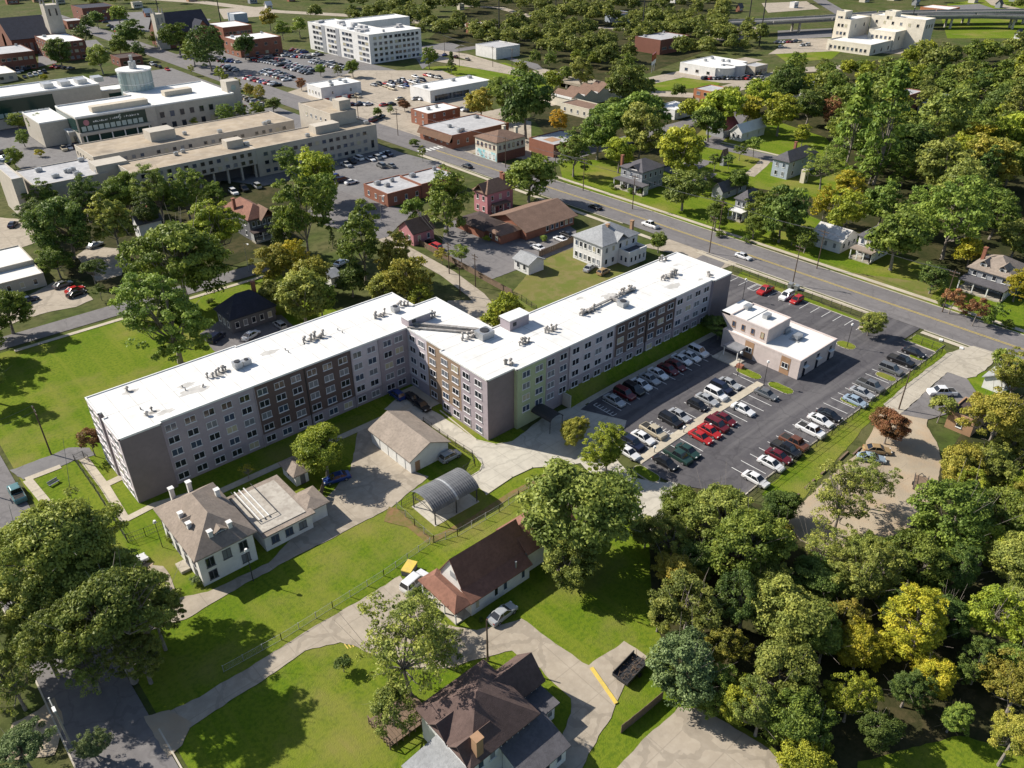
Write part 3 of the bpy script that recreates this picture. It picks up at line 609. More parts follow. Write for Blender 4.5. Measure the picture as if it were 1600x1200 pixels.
protos('far',3,Rr=5,zc=5.6,zs=.95,nclump=62,nleaf=26,leaf=.44,clump=.24,lob=.34,fill=.55,limbs=4)
protos('bush',2,Rr=1.5,zc=1.15,zs=.8,nclump=24,nleaf=70,leaf=.13,clump=.34,lob=.3,fill=.45,limbs=5,trunk=.05)
protos('small',2,Rr=2,zc=2.9,zs=1.05,nclump=34,nleaf=75,leaf=.15,clump=.28,lob=.35,fill=.45,limbs=8,trunk=.04)
protos('bare',2,Rr=4,zc=4.9,zs=.9,nclump=40,nleaf=16,leaf=.22,clump=.24,lob=.4,fill=.25,limbs=36,trunk=.035)
TONE=dict(g=(.150,.205,.034),d=(.098,.145,.030),o=(.190,.222,.046),y=(.330,.310,.026),yg=(.240,.280,.030),b=(.150,.200,.076),gold=(.50,.32,.03),r=(.240,.130,.055),oy=(.265,.250,.040),gr=(.20,.18,.12))
TNAME=dict(g='mid-green',d='dark green',o='olive-green',y='yellow',yg='bright yellow-green',b='grey-green',gold='golden',r='reddish-brown',oy='olive-yellow',gr='greyish, thin-leaved')
TREES=[]
trng=random.Random(21)
def tree(px,py,rpx,kind='mid',tone='g',label=None,cat='tree',name=None):
    v=trng.choice(PROTO[kind]); crown,trunk,Rr,zc=v
    p=g(px,py,6)
    for i in range(4):
        dm=depth((p.x,p.y,p.z+5)); s=rpx*(1.2 if kind in('round','oak') else 1.13)*dm/FPX/Rr; p=g(px,py,zc*s)
    return tree_at(p.x,p.y,s,kind,tone,v,label,cat,name,(px,py))
def tree_at(x,y,s,kind,tone,v=None,label=None,cat='tree',name=None,pix=None):
    v=v or trng.choice(PROTO[kind]); crown,trunk,Rr,zc=v
    nm=name or {'bush':'shrub','pine':'pine_tree'}.get(kind,'tree')
    o=empty(nm,(x,y,T(x,y)-.05),trng.uniform(0,6.28)); o.scale=(s*trng.uniform(.88,1.12),s*trng.uniform(.88,1.12),s*trng.uniform(.9,1.12))
    c=place('crown',crown,o); t=place('trunk',trunk,o)
    k=trng.uniform(.95,1.5); b=TONE[tone]; c.color=(b[0]*k*trng.uniform(.92,1.08),b[1]*k,b[2]*k,1)
    TREES.append((o,x,y,s*Rr,kind,tone,label,cat,pix)); return o
NEAR=[ # foreground and middle ground, photo pixel of the crown's centre, radius, kind, tone
(95,850,88,'oak','o'),(150,895,70,'oak','o'),(30,930,66,'oak','o'),(240,960,42,'oak','o'),(110,1000,60,'oak','o'),(140,1040,44,'sparse','o'),(215,945,55,'oak','o'),(85,905,66,'oak','o'),(20,870,60,'oak','o'),(170,960,80,'oak','o'),(60,990,72,'sparse','o'),(215,1010,45,'oak','o'),(15,1060,55,'sparse','o'),(30,1165,42,'oak','b'),(145,1170,27,'round','b'),(-60,960,70,'oak','o'),
(232,905,22,'sparse','o'),(635,1015,82,'sparse','o'),(650,955,44,'sparse','o'),(612,1095,50,'sparse','o'),(690,1010,34,'sparse','o'),(535,1035,14,'small','d'),(505,700,42,'round','yg'),(385,733,14,'bare','y'),
(895,668,27,'round','oy'),(950,700,38,'round','yg'),(905,790,78,'round','o'),(880,868,45,'round','o'),(1125,790,62,'round','o'),(1165,845,60,'round','g'),(1080,930,58,'round','o'),(1075,1040,55,'round','b'),(1165,940,48,'round','d'),(1235,955,52,'round','o'),(1215,1045,52,'round','o'),(1250,1130,52,'round','g'),(1330,1095,40,'round','yg'),(1345,1010,40,'round','y'),(1440,980,56,'round','y'),(1470,1050,36,'round','y'),(1560,960,52,'round','yg'),(1595,1075,48,'round','oy'),(1585,1150,40,'oak','oy'),(1320,770,62,'sparse','o'),(1360,745,45,'sparse','o'),(1290,850,46,'sparse','o'),(1360,905,52,'round','o'),(1430,880,48,'round','g'),(1500,800,66,'round','g'),(1575,790,52,'round','g'),(1545,845,40,'round','yg'),(1500,900,42,'round','d'),(1590,880,42,'round','o'),(1420,1075,36,'round','d'),(1400,945,38,'round','d'),(1290,905,42,'round','d'),(1290,1000,42,'round','g'),(1150,1090,36,'round','yg'),(1385,1140,36,'round','d'),(1490,1120,30,'round','g'),(1530,1040,34,'round','d'),(1390,665,27,'round','r'),(1473,635,19,'small','o'),(1560,650,56,'oak','oy'),(1590,590,36,'round','oy'),(1500,722,38,'round','oy'),(1545,720,42,'round','o'),(1595,700,40,'round','oy'),(1062,795,34,'round','g'),(1190,1112,46,'round','o'),(1128,1080,38,'round','g'),(1265,1185,40,'round','yg'),(1010,830,26,'round','o'),(1030,960,30,'round','o'),(-70,530,42,'round','g'),(1225,790,30,'round','d'),(1105,870,40,'round','d'),(1195,910,40,'round','o'),
(1362,502,20,'round','o'),(1125,508,20,'round','d'),(1100,498,13,'round','d'),(985,297,6,'bush','g'),(972,292,5,'bush','d'),(1002,299,6,'bush','g'),(955,290,6,'bush','g'),(1125,365,7,'bush','g'),(1165,372,8,'bush','g'),(1210,370,9,'bush','g'),(1510,482,11,'bush','r'),(1545,498,11,'bush','g'),(1575,505,10,'bush','g'),(1470,470,8,'bush','g'),(850,372,6,'bush','g'),(760,372,6,'bush','yg'),(735,355,5,'bush','g'),(330,470,7,'bush','g'),(268,838,12,'bush','yg'),(308,905,10,'bush','b'),(752,968,5,'bush','d'),(770,955,5,'bush','d'),(795,605,7,'bush','d'),(820,655,6,'bush','d'),(1565,557,17,'bush','g'),(1588,568,14,'bush','g'),
(95,340,52,'round','d'),(55,335,30,'round','d'),(175,352,29,'midtall','o'),(275,395,72,'round','g'),(262,490,66,'round','g'),(330,355,46,'round','yg'),(85,402,27,'round','g'),(142,420,22,'sparse','d'),(155,455,10,'small','d'),(5,480,36,'round','g'),(-25,585,40,'round','g'),(140,688,19,'small','r'),(-40,520,36,'round','g'),
(70,305,28,'round','g'),(130,310,30,'round','d'),(195,300,32,'round','g'),(245,300,36,'round','o'),(290,305,34,'round','g'),(330,305,20,'round','g'),(235,335,26,'round','d'),
(472,340,42,'midtall','g'),(442,368,26,'mid','d'),(460,398,24,'mid','y'),(424,408,30,'mid','oy'),(485,425,34,'mid','oy'),(470,455,44,'mid','o'),(425,460,26,'mid','o'),(500,470,26,'mid','g'),(565,378,40,'midtall','g'),(548,435,26,'mid','d'),(620,405,34,'mid','oy'),(640,440,36,'mid','oy'),(600,450,28,'mid','o'),(519,374,8,'pine','d'),(698,320,42,'mid','g'),(645,325,18,'mid','g'),(720,393,19,'sparse','g'),(783,492,33,'mid','yg'),(690,395,12,'small','oy'),(655,470,22,'mid','yg'),
(450,252,22,'mid','g'),(495,275,38,'mid','yg'),(505,310,28,'mid','g'),(470,130,9,'mid','r'),(500,108,9,'mid','g'),(550,104,13,'mid','g'),(527,108,8,'mid','o'),(632,163,9,'mid','r'),(610,170,6,'mid','g'),(590,174,8,'mid','g'),(670,88,15,'mid','g'),(705,98,8,'pine','d'),
(822,158,47,'mid','d'),(790,150,30,'mid','g'),(750,160,24,'mid','oy'),(775,135,16,'mid','g'),(873,187,17,'mid','gold'),(907,118,20,'mid','o'),(985,130,34,'mid','o'),(955,180,36,'mid','g'),(1010,175,36,'mid','g'),(897,240,30,'mid','g'),(935,208,34,'mid','g'),(1000,212,38,'mid','o'),(1062,232,42,'mid','yg'),(968,238,27,'mid','yg'),(1070,290,33,'mid','o'),(826,268,40,'mid','g'),(1110,190,26,'mid','g'),(1130,162,34,'mid','yg'),(1170,172,22,'mid','y'),(1185,145,26,'mid','yg'),(1118,250,12,'small','d'),(1140,248,10,'small','d'),(1157,233,11,'small','g'),(1180,224,13,'small','g'),(1030,377,16,'mid','g'),(1120,335,22,'mid','g'),(1155,280,20,'mid','g'),(1100,285,16,'mid','d'),
(1220,178,28,'mid','yg'),(1255,212,14,'mid','yg'),(1300,175,19,'mid','r'),(1335,200,34,'pine','g'),(1385,205,42,'pine','g'),(1425,220,36,'mid','d'),(1480,190,46,'mid','o'),(1290,255,32,'sparse','o'),(1365,258,24,'mid','g'),(1415,265,22,'mid','g'),(1470,260,44,'mid','o'),(1552,250,40,'mid','oy'),(1530,225,28,'mid','y'),(1325,293,24,'mid','y'),(1500,300,42,'mid','o'),(1590,205,34,'mid','yg'),(1230,135,28,'mid','d'),(1265,165,26,'mid','d'),
(1225,335,38,'mid','d'),(1190,320,26,'mid','g'),(1290,320,26,'mid','y'),(1325,330,34,'mid','yg'),(1260,375,18,'mid','d'),(1405,372,44,'mid','g'),(1490,345,52,'mid','g'),(1520,390,26,'mid','y'),(1460,432,24,'mid','d'),(1590,370,32,'mid','o'),(1490,466,17,'small','r'),(1528,482,19,'small','r'),(1560,484,16,'small','g'),(1592,445,24,'mid','y'),(1440,330,34,'mid','g'),(1380,320,34,'mid','g'),(1560,330,38,'mid','g'),(1180,350,20,'mid','g'),(1240,365,16,'mid','g'),
(420,28,15,'far','oy'),(440,45,13,'far','g'),(467,40,14,'far','g'),(300,80,18,'mid','g'),(275,55,24,'mid','g'),(325,78,26,'mid','d'),(380,70,18,'mid','d'),(240,60,10,'far','g'),(205,48,22,'mid','d'),(185,25,16,'far','g'),(150,28,12,'far','d'),(135,35,12,'far','d'),(90,80,22,'mid','d'),(155,90,20,'mid','o'),(185,70,16,'mid','g'),(215,80,12,'mid','d'),(80,30,10,'far','d'),(130,55,14,'far','d'),
(298,108,6,'small','yg'),(342,115,9,'small','yg'),(352,123,8,'small','yg'),(368,130,9,'mid','oy'),(388,140,10,'mid','oy'),(405,145,10,'mid','oy'),(425,160,12,'mid','o'),(350,178,14,'mid','g'),(375,175,12,'mid','g'),(400,172,12,'mid','g'),(300,188,9,'bush','yg'),(60,195,16,'mid','g'),(25,190,14,'mid','g'),(35,215,12,'mid','g'),(20,245,14,'mid','g'),(62,238,8,'bush','y'),(68,120,6,'small','y'),
(660,238,9,'small','o'),(648,222,8,'bush','g'),(690,262,9,'bush','o'),
]
# random dense wood blocks, real trees spread on the ground
def wood(poly,n,rmin,rmax,tones,kinds,seed,gap=.72):
    r=random.Random(seed); P=[Vector(g(*p)[:2]) for p in poly]; x0=min(p.x for p in P);x1=max(p.x for p in P);y0=min(p.y for p in P);y1=max(p.y for p in P); out=[]; tries=0
    def inside(x,y):
        c=False
        for i in range(len(P)):
            a,b=P[i],P[i-1]
            if (a.y>y)!=(b.y>y) and x<(b.x-a.x)*(y-a.y)/(b.y-a.y)+a.x: c=not c
        return c
    occupied=[(t[1],t[2],t[3]) for t in TREES]+OCC
    while len(out)<n and tries<4000:
        tries+=1; x=r.uniform(x0,x1); y=r.uniform(y0,y1)
        if not inside(x,y): continue
        rad=r.uniform(rmin,rmax)
        if any((x-a)**2+(y-b)**2<(gap*(rad+c))**2 for a,b,c in occupied): continue
        if any(x0_-rad*.4<x<x1_+rad*.4 and y0_-rad*.4<y<y1_+rad*.4 for x0_,x1_,y0_,y1_ in KEEP): continue
        occupied.append((x,y,rad)); out.append((x,y,rad,r.choice(kinds),r.choice(tones)))
    return out
KEEP=[]; OCC=[]
# ------------------------------------------------------------------ vehicles
def paintmat():
    m,nt,b=newmat('car_paint'); oi=nt.nodes.new('ShaderNodeObjectInfo'); nt.links.new(oi.outputs['Color'],b.inputs['Base Color']); b.inputs['Roughness'].default_value=.28; b.inputs['Metallic'].default_value=.15; b.inputs['Coat Weight'].default_value=.4
paintmat(); surf('tyre',(.018,.018,.018),None,rough=.9); surf('rim',(.35,.35,.36),None,rough=.4,metal=.6); glass('car_glass',(.012,.014,.018),.06); glass('lamp_white',(.6,.6,.58),.2); glass('lamp_red',(.25,.01,.01),.25); surf('bed_liner',(.03,.03,.03),None,rough=.9)
def loft(mb,secs,mi=0,cap=True):
    """secs: list of (x,[(y,z)...]) rings"""
    n=len(secs[0][1]); k=len(mb.v)
    for x,rg in secs: mb.v+=[(x,y,z) for y,z in rg]
    for i in range(len(secs)-1):
        for j in range(n):
            mb.f.append((k+i*n+j,k+i*n+(j+1)%n,k+(i+1)*n+(j+1)%n,k+(i+1)*n+j)); mb.m.append(mi)
    if cap:
        mb.f.append(tuple(k+n-1-j for j in range(n))); mb.m.append(mi); e=k+(len(secs)-1)*n; mb.f.append(tuple(e+j for j in range(n))); mb.m.append(mi)
def hull(prof,wd,zb):
    """prof: (x, top z, half-width factor)"""
    out=[]
    for x,z,f in prof:
        h=wd/2*f; out.append((x,[(-h*.92,zb),(h*.92,zb),(h,zb+.18),(h,z-.14),(h*.90,z),(-h*.90,z),(-h,z-.14),(-h,zb+.18)]))
    return out
def cabin(mb,a,b,c,d,z0,z1,w0,w1,mi):
    """glass house: a..d base front to rear, b..c roof line"""
    v=[(a,-w0/2,z0),(a,w0/2,z0),(d,w0/2,z0),(d,-w0/2,z0),(b,-w1/2,z1),(b,w1/2,z1),(c,w1/2,z1),(c,-w1/2,z1)]
    mb.add(v,[(0,4,5,1),(1,5,6,2),(2,6,7,3),(3,7,4,0),(4,7,6,5)],mi)
SPEC=dict( # length,width, hull profile, cabin
sedan=dict(L=4.85,W=1.84,prof=[(2.42,.55,.80),(2.30,.70,.93),(1.0,.92,1.0),(.7,.95,1),(-1.6,.98,1),(-2.28,.95,.94),(-2.42,.62,.84)],cab=(1.15,.35,-1.0,-1.85,.93,1.44,1.70,1.28)),
hatch=dict(L=4.2,W=1.76,prof=[(2.1,.58,.82),(1.98,.75,.94),(1.0,.95,1),(.7,.98,1),(-1.7,1.02,1),(-2.0,1.0,.95),(-2.1,.6,.86)],cab=(1.2,.4,-1.55,-2.0,.97,1.52,1.66,1.28)),
suv=dict(L=4.8,W=1.95,prof=[(2.4,.70,.84),(2.28,.92,.95),(1.15,1.08,1),(.8,1.1,1),(-2.0,1.12,1),(-2.3,1.1,.96),(-2.4,.65,.88)],cab=(1.2,.55,-2.05,-2.32,1.10,1.78,1.80,1.45)),
van=dict(L=5.0,W=1.98,prof=[(2.5,.70,.84),(2.36,.92,.95),(1.5,1.08,1),(1.0,1.1,1),(-2.1,1.12,1),(-2.4,1.1,.97),(-2.5,.65,.9)],cab=(1.75,.8,-2.2,-2.42,1.10,1.78,1.84,1.50)),
pickup=dict(L=5.5,W=1.95,prof=[(2.75,.72,.84),(2.62,.95,.95),(1.5,1.1,1),(1.1,1.12,1),(-2.55,1.10,1),(-2.75,.95,.96)],cab=(1.5,.95,-.55,-.85,1.11,1.80,1.78,1.42)))
def wheel_me():
    m=MB(); m.tube((0,-.11,0),(0,.11,0),.33,.33,14,0); me=m.mesh('wheel','tyre'); r=MB(); r.tube((0,-.125,0),(0,.125,0),.21,.21,10,0); return me,r.mesh('rim','rim')
WHEEL,RIM=wheel_me()
CARS={}
def car_parts(k):
    s=SPEC[k]; b=MB(); loft(b,hull(s['prof'],s['W'],.24)); a,bb,c,d,z0,z1,w0,w1=s['cab']
    # roof skin and pillars
    b.add([(bb+.05,-w1/2,z1+.012),(bb+.05,w1/2,z1+.012),(c-.05,w1/2,z1+.012),(c-.05,-w1/2,z1+.012),(bb-.12,-w1/2+.12,z1+.05),(bb-.12,w1/2-.12,z1+.05),(c+.12,w1/2-.12,z1+.05),(c+.12,-w1/2+.12,z1+.05)],[(4,7,6,5),(0,4,5,1),(1,5,6,2),(2,6,7,3),(3,7,4,0)])
    for sy in (-1,1):
        for p,q in (((a,w0/2),(bb,w1/2)),((d,w0/2),(c,w1/2)),(((a+d)/2-.15,w0/2),((bb+c)/2-.15,w1/2))): b.tube((p[0],sy*p[1],z0-.02),(q[0],sy*q[1],z1+.01),.05,.045,4)
    body=[b.mesh('body','car_paint')]
    gl=MB(); cabin(gl,a,bb,c,d,z0-.02,z1,w0,w1,0); parts=[('glazing',gl.mesh('glazing','car_glass'))]
    if k=='pickup':
        m=MB(); m.box(-2.5,-1.0,-.78,.78,1.102,1.118); parts.append(('load_bed',m.mesh('load_bed','bed_liner')))
    x0=s['prof'][0][0]; x1=s['prof'][-1][0]; W=s['W']
    lt=[]
    for sy in (-1,1):
        m=MB(); m.cbox((x0-.12,sy*W*.33,.60),.16,.34,.14); lt.append(('headlight',m.mesh('headlight','lamp_white')))
        m=MB(); m.cbox((x1+.09,sy*W*.36,.66),.12,.28,.18); lt.append(('tail_light',m.mesh('tail_light','lamp_red')))
    return body[0],parts,lt,[(s['L']*.31,W/2-.1),(s['L']*.31,-W/2+.1),(-s['L']*.30,W/2-.1),(-s['L']*.30,-W/2+.1)]
for k in SPEC: CARS[k]=car_parts(k)
def far_car(k):
    s=SPEC[k]; m=MB(); loft(m,hull(s['prof'],s['W'],.24),0); a,bb,c,d,z0,z1,w0,w1=s['cab']; cabin(m,a,bb,c,d,z0-.02,z1,w0,w1,1)
    m.box(c+.1,bb-.1,-w1/2+.05,w1/2-.05,z1+.005,z1+.04,0)
    for sx in (.31,-.30):
        for sy in (-1,1): m.tube((s['L']*sx,sy*(s['W']/2-.2),.33),(s['L']*sx,sy*(s['W']/2+.01),.33),.33,.33,8,2)
    return m.mesh('parked_car',['car_paint','car_glass','tyre'])
FARCAR={k:far_car(k) for k in SPEC}
PC=dict(white=(.72,.72,.72),silver=(.36,.37,.38),grey=(.13,.135,.14),black=(.012,.012,.014),red=(.42,.02,.018),maroon=(.12,.010,.014),blue=(.02,.05,.20),navy=(.015,.02,.045),tan=(.36,.25,.13),beige=(.46,.40,.29),green=(.02,.05,.04),brown=(.14,.055,.03),lightblue=(.30,.38,.46),teal=(.08,.18,.19))
CN=dict(lightblue='pale blue',navy='dark navy',grey='dark grey',green='dark green',teal='blue-green')
KN=dict(sedan='sedan',hatch='small hatchback',suv='SUV',van='minivan',pickup='pickup truck')
def car(x,y,rz,kind,col,label,group,z=.05,far=False):
    loc=(x,y,T(x,y)+z); c=(*PC[col],1)
    nm={'pickup':'pickup_truck','van':'minivan'}.get(kind,'parked_car')
    if far:
        o=place(nm,FARCAR[kind],None,loc,rz,label,'car',group); o.color=c; return o
    o=empty(nm,loc,rz,label,'pickup truck' if kind=='pickup' else 'car',group); body,parts,lt,wh=CARS[kind]
    b=place('body',body,o); b.color=c
    for n_,me in parts: place(n_,me,o)
    for n_,me in lt: place(n_,me,b)
    for wx,wy in wh: w_=place('wheel',WHEEL,o,(wx,wy,.33)); place('rim',RIM,w_)
    return o
ORD=['first','second','third','fourth','fifth','sixth','seventh','eighth','ninth','tenth','eleventh','twelfth','thirteenth','fourteenth','fifteenth','sixteenth','seventeenth']
def row(items,rz,desc,end,group,dy=0):
    for i,it in enumerate(items):
        px,py,k,c=it[:4]; p=g(px,py,.7); p.y+=dy; car(p.x,p.y,rz+rng.uniform(-.03,.03)+(math.pi if len(it)>4 else 0),k,c,f"{CN.get(c,c)} {KN[k]} in {desc}, {ORD[i]} from {end}",group)
Y_=-math.pi/2
row([(960,625,'sedan','silver'),(976,615,'suv','maroon'),(990,608,'suv','black'),(1002,600,'sedan','white'),(1015,591,'sedan','silver'),(1028,583,'sedan','white'),(1044,576,'sedan','maroon'),(1056,570,'sedan','maroon'),(1065,561,'sedan','white'),(1079,556,'sedan','white'),(1091,549,'suv','white')],Y_,'the shaded row beside the apartment wing','the left end','cars in the shaded row')
row([(985,708,'sedan','white'),(991,694,'suv','navy'),(1008,685,'sedan','white'),(1024,675,'pickup','beige'),(1051,658,'suv','black'),(1065,650,'sedan','silver'),(1093,634,'hatch','black'),(1108,625,'sedan','silver'),(1122,617,'suv','white'),(1130,607,'suv','navy'),(1143,600,'sedan','silver')],Y_,'the row above the concrete median','the left end','cars along the median',.5)
row([(1040,722,'sedan','black'),(1060,712,'pickup','green'),(1075,704,'sedan','green'),(1095,682,'sedan','red'),(1109,673,'sedan','red'),(1120,664,'suv','maroon'),(1132,654,'sedan','maroon'),(1161,639,'sedan','white'),(1197,615,'sedan','grey')],Y_,'the row below the concrete median','the left end','cars along the median')
row([(1181,748,'sedan','white'),(1205,724,'sedan','white'),(1217,712,'sedan','maroon'),(1228,701,'pickup','black'),(1241,691,'pickup','brown'),(1267,672,'pickup','white'),(1282,656,'sedan','white'),(1296,648,'sedan','black'),(1337,626,'sedan','lightblue'),(1347,613,'sedan','silver'),(1360,602,'pickup','grey'),(1392,577,'suv','grey'),(1408,563,'pickup','black'),(1428,550,'sedan','black')],Y_,'the row along the lot fence','the lower end','cars along the lot fence')
row([(1196,453,'pickup','red',1),(1229,462,'suv','white',1),(1245,468,'hatch','red',1)],0,'the row beside the street verge','the left end','cars by the street verge')
def one(px,py,k,c,rz,label,group=None): p=g(px,py,.7); return car(p.x,p.y,rz,k,c,label,group)
one(526,746,'sedan','blue',math.pi*.92,'bright blue car by the tall wooden fence behind the shed')
one(703,712,'hatch','silver',0,'silver small car beside the gable end of the tan-roofed garage')
one(658,632,'sedan','black',Y_,'black car in the shaded courtyard drive'); one(645,622,'sedan','black',Y_,'black car nearest the courtyard corner')
one(620,616,'hatch','blue',math.pi/2,'blue car tucked in the shaded inner corner of the apartment block')
one(205,880,'sedan','white',.1,'white car partly under the large oak beside the stucco house')
one(26,770,'pickup','teal',math.pi/2,'blue-green pickup truck on the street at the left edge')
one(648,908,'suv','white',.2,'white SUV parked by the yellow box left of the church')
one(785,958,'sedan','silver',.06,'silver car beside the flank wall of the brown-roofed church')
one(1371,702,'sedan','tan',-.9,'tan sedan on the dirt lot by the timber edge'); one(1362,715,'sedan','lightblue',-.95,'pale blue car half hidden beneath the tree on the dirt lot')
one(1472,612,'pickup','white',2.4,'white pickup truck on the grey apron by the concrete drive')
one(1016,351,'pickup','white',math.pi/2,'white pickup truck driving on the main street near the junction'); one(1161,400,'sedan','white',-math.pi/2,'white sedan driving on the main street past the apartment roof end')
one(921,418,'sedan','silver',.3,'silver car on the dry yard by the white mansion'); one(943,424,'hatch','tan',.1,'tan-topped car parked close to the white mansion porch')
one(840,386,'sedan','white',math.pi/2,'white car by the wooden fence near the white garage'); one(876,373,'sedan','white',math.pi/2,'white car beside the long brown-roofed building'); one(886,366,'sedan','black',math.pi/2,'dark car next to the white car by the brown-roofed building')
one(392,523,'sedan','white',.4,'white car on the drive of the navy-roofed house'); one(338,527,'suv','navy',.5,'dark SUV by the corner of the navy-roofed house'); one(437,507,'hatch','silver',1.6,'silver car at the right corner of the navy-roofed house')
one(98,444,'sedan','grey',.2,'dark grey car in the left lot, next to a red car'); one(117,452,'sedan','red',.2,'red car in the small lot by the white-roofed building'); one(119,458,'sedan','black',.2,'black car in front of the red car in the left lot'); one(44,468,'sedan','navy',.2,'dark car under the tree in the left lot')
one(148,382,'sedan','silver',.4,'pale car in the shade behind the trees at left'); one(20,350,'sedan','navy',1,'dark car alone on the concrete yard at far left')
one(930,323,'sedan','black',math.pi/2,'dark car at the kerb of the main street'); one(680,385,'suv','red',math.pi/2,'red car by the fence below the pink garage'); one(675,378,'sedan','black',math.pi/2,'dark car just above the red car by the pink garage'); one(1094,222,'sedan','white',0,'white car on the back street beyond the trees')
one(533,410,'sedan','white',.3,'white car in the shade beneath the trees in mid picture'); one(597,443,'sedan','silver',.2,'silver car under the olive trees behind the apartment roof')
one(730,259,'sedan','black',math.pi/2,'black car driving on the main street by the mural building')
# lots further back
LOTROWS={}
def lotrow(px0,px1,n,group,label,rz,miss=.12,seed=1,far=True,jit=.25):
    a=g(*px0,.7); b=g(*px1,.7); r=random.Random(seed); LOTROWS[label]=LOTROWS.get(label,0)+1; k_=0
    for i in range(n):
        if r.random()<miss: continue
        p=a.lerp(b,i/(n-1)); kd=r.choice(['sedan','sedan','suv','hatch','pickup','van']); cl=r.choice(['white','white','silver','silver','grey','black','black','red','maroon','blue','navy','beige']); k_+=1
        car(p.x+r.uniform(-jit,jit),p.y+r.uniform(-jit,jit),rz+(math.pi if r.random()<.5 else 0),kd,cl,f"{CN.get(cl,cl)} {KN[kd]} {label}, {ORD[LOTROWS[label]-1]} row, {ORD[k_-1]} from left",group,far=far)
G1='cars in the big lot by the white hotel'; L1='in the crowded hotel lot'
for i,(a,b,n) in enumerate([((385,121),(432,132),13),((410,112),(448,124),11),((417,109),(456,120),11),((437,101),(482,114),12),((443,98),(490,110),12),((396,92),(440,101),11),((402,88),(448,96),11),((432,85),(492,90),14),((487,96),(540,108),14),((492,93),(546,104),12),((350,103),(372,111),6),((458,78),(500,85),8),((345,94),(372,96),5)]): lotrow(a,b,n,G1,L1,0,.1,i)
G2='cars beside the glass building'; L2='beside the glass building'
lotrow((346,138),(415,165),14,G2,L2,0,.08,31); lotrow((335,150),(378,165),7,G2,L2,0,.4,32)
G3='cars behind the long white shop'; L3='behind the long white-roofed shop'
lotrow((583,132),(660,125),9,G3,L3,math.pi/2,.2,41); lotrow((603,134),(655,117),9,G3,L3,math.pi/2,.3,42); lotrow((662,116),(690,122),7,G3,L3,math.pi/2,.1,43); lotrow((612,138),(650,130),6,G3,L3,math.pi/2,.1,44)
G4='cars around the fast-food building'; L4='by the small white restaurant'
lotrow((538,163),(575,162),4,G4,L4,0,.1,51); lotrow((625,154),(660,154),4,G4,L4,0,.1,52); lotrow((540,150),(560,150),3,G4,L4,1.5,.1,53); lotrow((600,163),(612,162),2,G4,L4,0,0,54)
G5='cars in the hospital lot'; L5='beside the long beige block'
lotrow((540,257),(560,247),3,G5,L5,math.pi/2,0,61); lotrow((578,248),(606,240),4,G5,L5,math.pi/2,0,62); lotrow((595,258),(612,258),2,G5,L5,1.5,0,63); lotrow((520,278),(548,284),3,G5,L5,0,0,64); lotrow((582,188),(596,182),3,G5,L5,.4,0,65); lotrow((637,245),(640,245),2,G5,L5,1.5,.5,66)
G6='cars near the brick offices'; L6='by the brick offices at upper left'
lotrow((28,112),(50,104),5,G6,L6,1.5,.1,71); lotrow((30,122),(70,112),6,G6,L6,1.5,.2,72); lotrow((85,104),(110,106),4,G6,L6,.3,0,73); lotrow((238,100),(262,108),5,G6,L6,1.5,.2,74); lotrow((160,32),(185,48),7,G6,L6,.2,.2,75)
G7='cars by the beige block'; L7='by the beige block at top right'
lotrow((1295,74),(1360,76),14,G7,L7,0,.2,81); lotrow((1208,66),(1260,64),10,G7,L7,0,.3,82); lotrow((1220,72),(1262,70),6,G7,L7,0,.4,83)
G8='cars by the white clinic'; L8='in front of the low white clinic'
lotrow((1095,122),(1190,122),14,G8,L8,0,.15,91); lotrow((1100,116),(1185,116),10,G8,L8,0,.4,92)
lotrow((100,232),(125,225),4,'cars behind the beige block','behind the beige block',1.5,0,95); lotrow((0,240),(10,252),3,'cars at the left edge','at the left picture edge',.5,0,96); lotrow((365,300),(400,290),3,'cars under the beige block','beneath the raised beige block',1.5,0,97)
lotrow((722,170),(735,172),3,'cars behind the brick shop','behind the white-roofed brick shop',0,0,98); lotrow((695,85),(730,92),3,'cars beside the white hotel','on the road right of the hotel',.5,.2,99); lotrow((600,98),(604,98),2,'cars by the hotel front','at the shaded hotel front',1.5,.5,100)
# ------------------------------------------------------------------ buildings
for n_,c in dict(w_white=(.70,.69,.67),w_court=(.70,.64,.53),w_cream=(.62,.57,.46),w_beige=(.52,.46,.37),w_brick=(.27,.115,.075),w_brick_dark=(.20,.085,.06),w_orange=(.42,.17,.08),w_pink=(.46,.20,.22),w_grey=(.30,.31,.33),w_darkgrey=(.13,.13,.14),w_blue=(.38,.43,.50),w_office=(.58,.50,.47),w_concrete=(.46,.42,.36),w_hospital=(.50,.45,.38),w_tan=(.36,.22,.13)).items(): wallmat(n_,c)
def shingle(name,c): return surf(name,c,[k*.78 for k in c],.5,c3=[k*.6 for k in c],scale3=2.2,amt3=.5,rough=.95,bump=.5,bscale=9)
shingle('s_umber',(.125,.085,.075)); shingle('s_brown',(.21,.135,.10)); shingle('s_redbrown',(.25,.125,.09)); shingle('s_dark',(.075,.055,.05)); shingle('s_grey',(.115,.11,.12)); shingle('s_lightgrey',(.33,.34,.35)); shingle('s_navy',(.032,.036,.055)); shingle('s_taupe',(.29,.24,.20)); shingle('s_maroon',(.20,.06,.06)); shingle('s_garage',(.32,.27,.225))
surf('carport_sheet',(.15,.155,.165),(.11,.115,.125),.8,rough=.55,metal=.2); surf('metal_roof',(.30,.31,.33),(.22,.23,.25),.5,rough=.5,metal=.4); surf('mural',(.20,.48,.52),(.55,.62,.60),.25,c3=(.7,.7,.66),scale3=.5,amt3=.8,lo=.45,hi=.55); surf('fascia_brown',(.15,.085,.055),(.12,.07,.045),.6,rough=.9)
LANDMARKS=[]; LANDTREES={}
WC={}
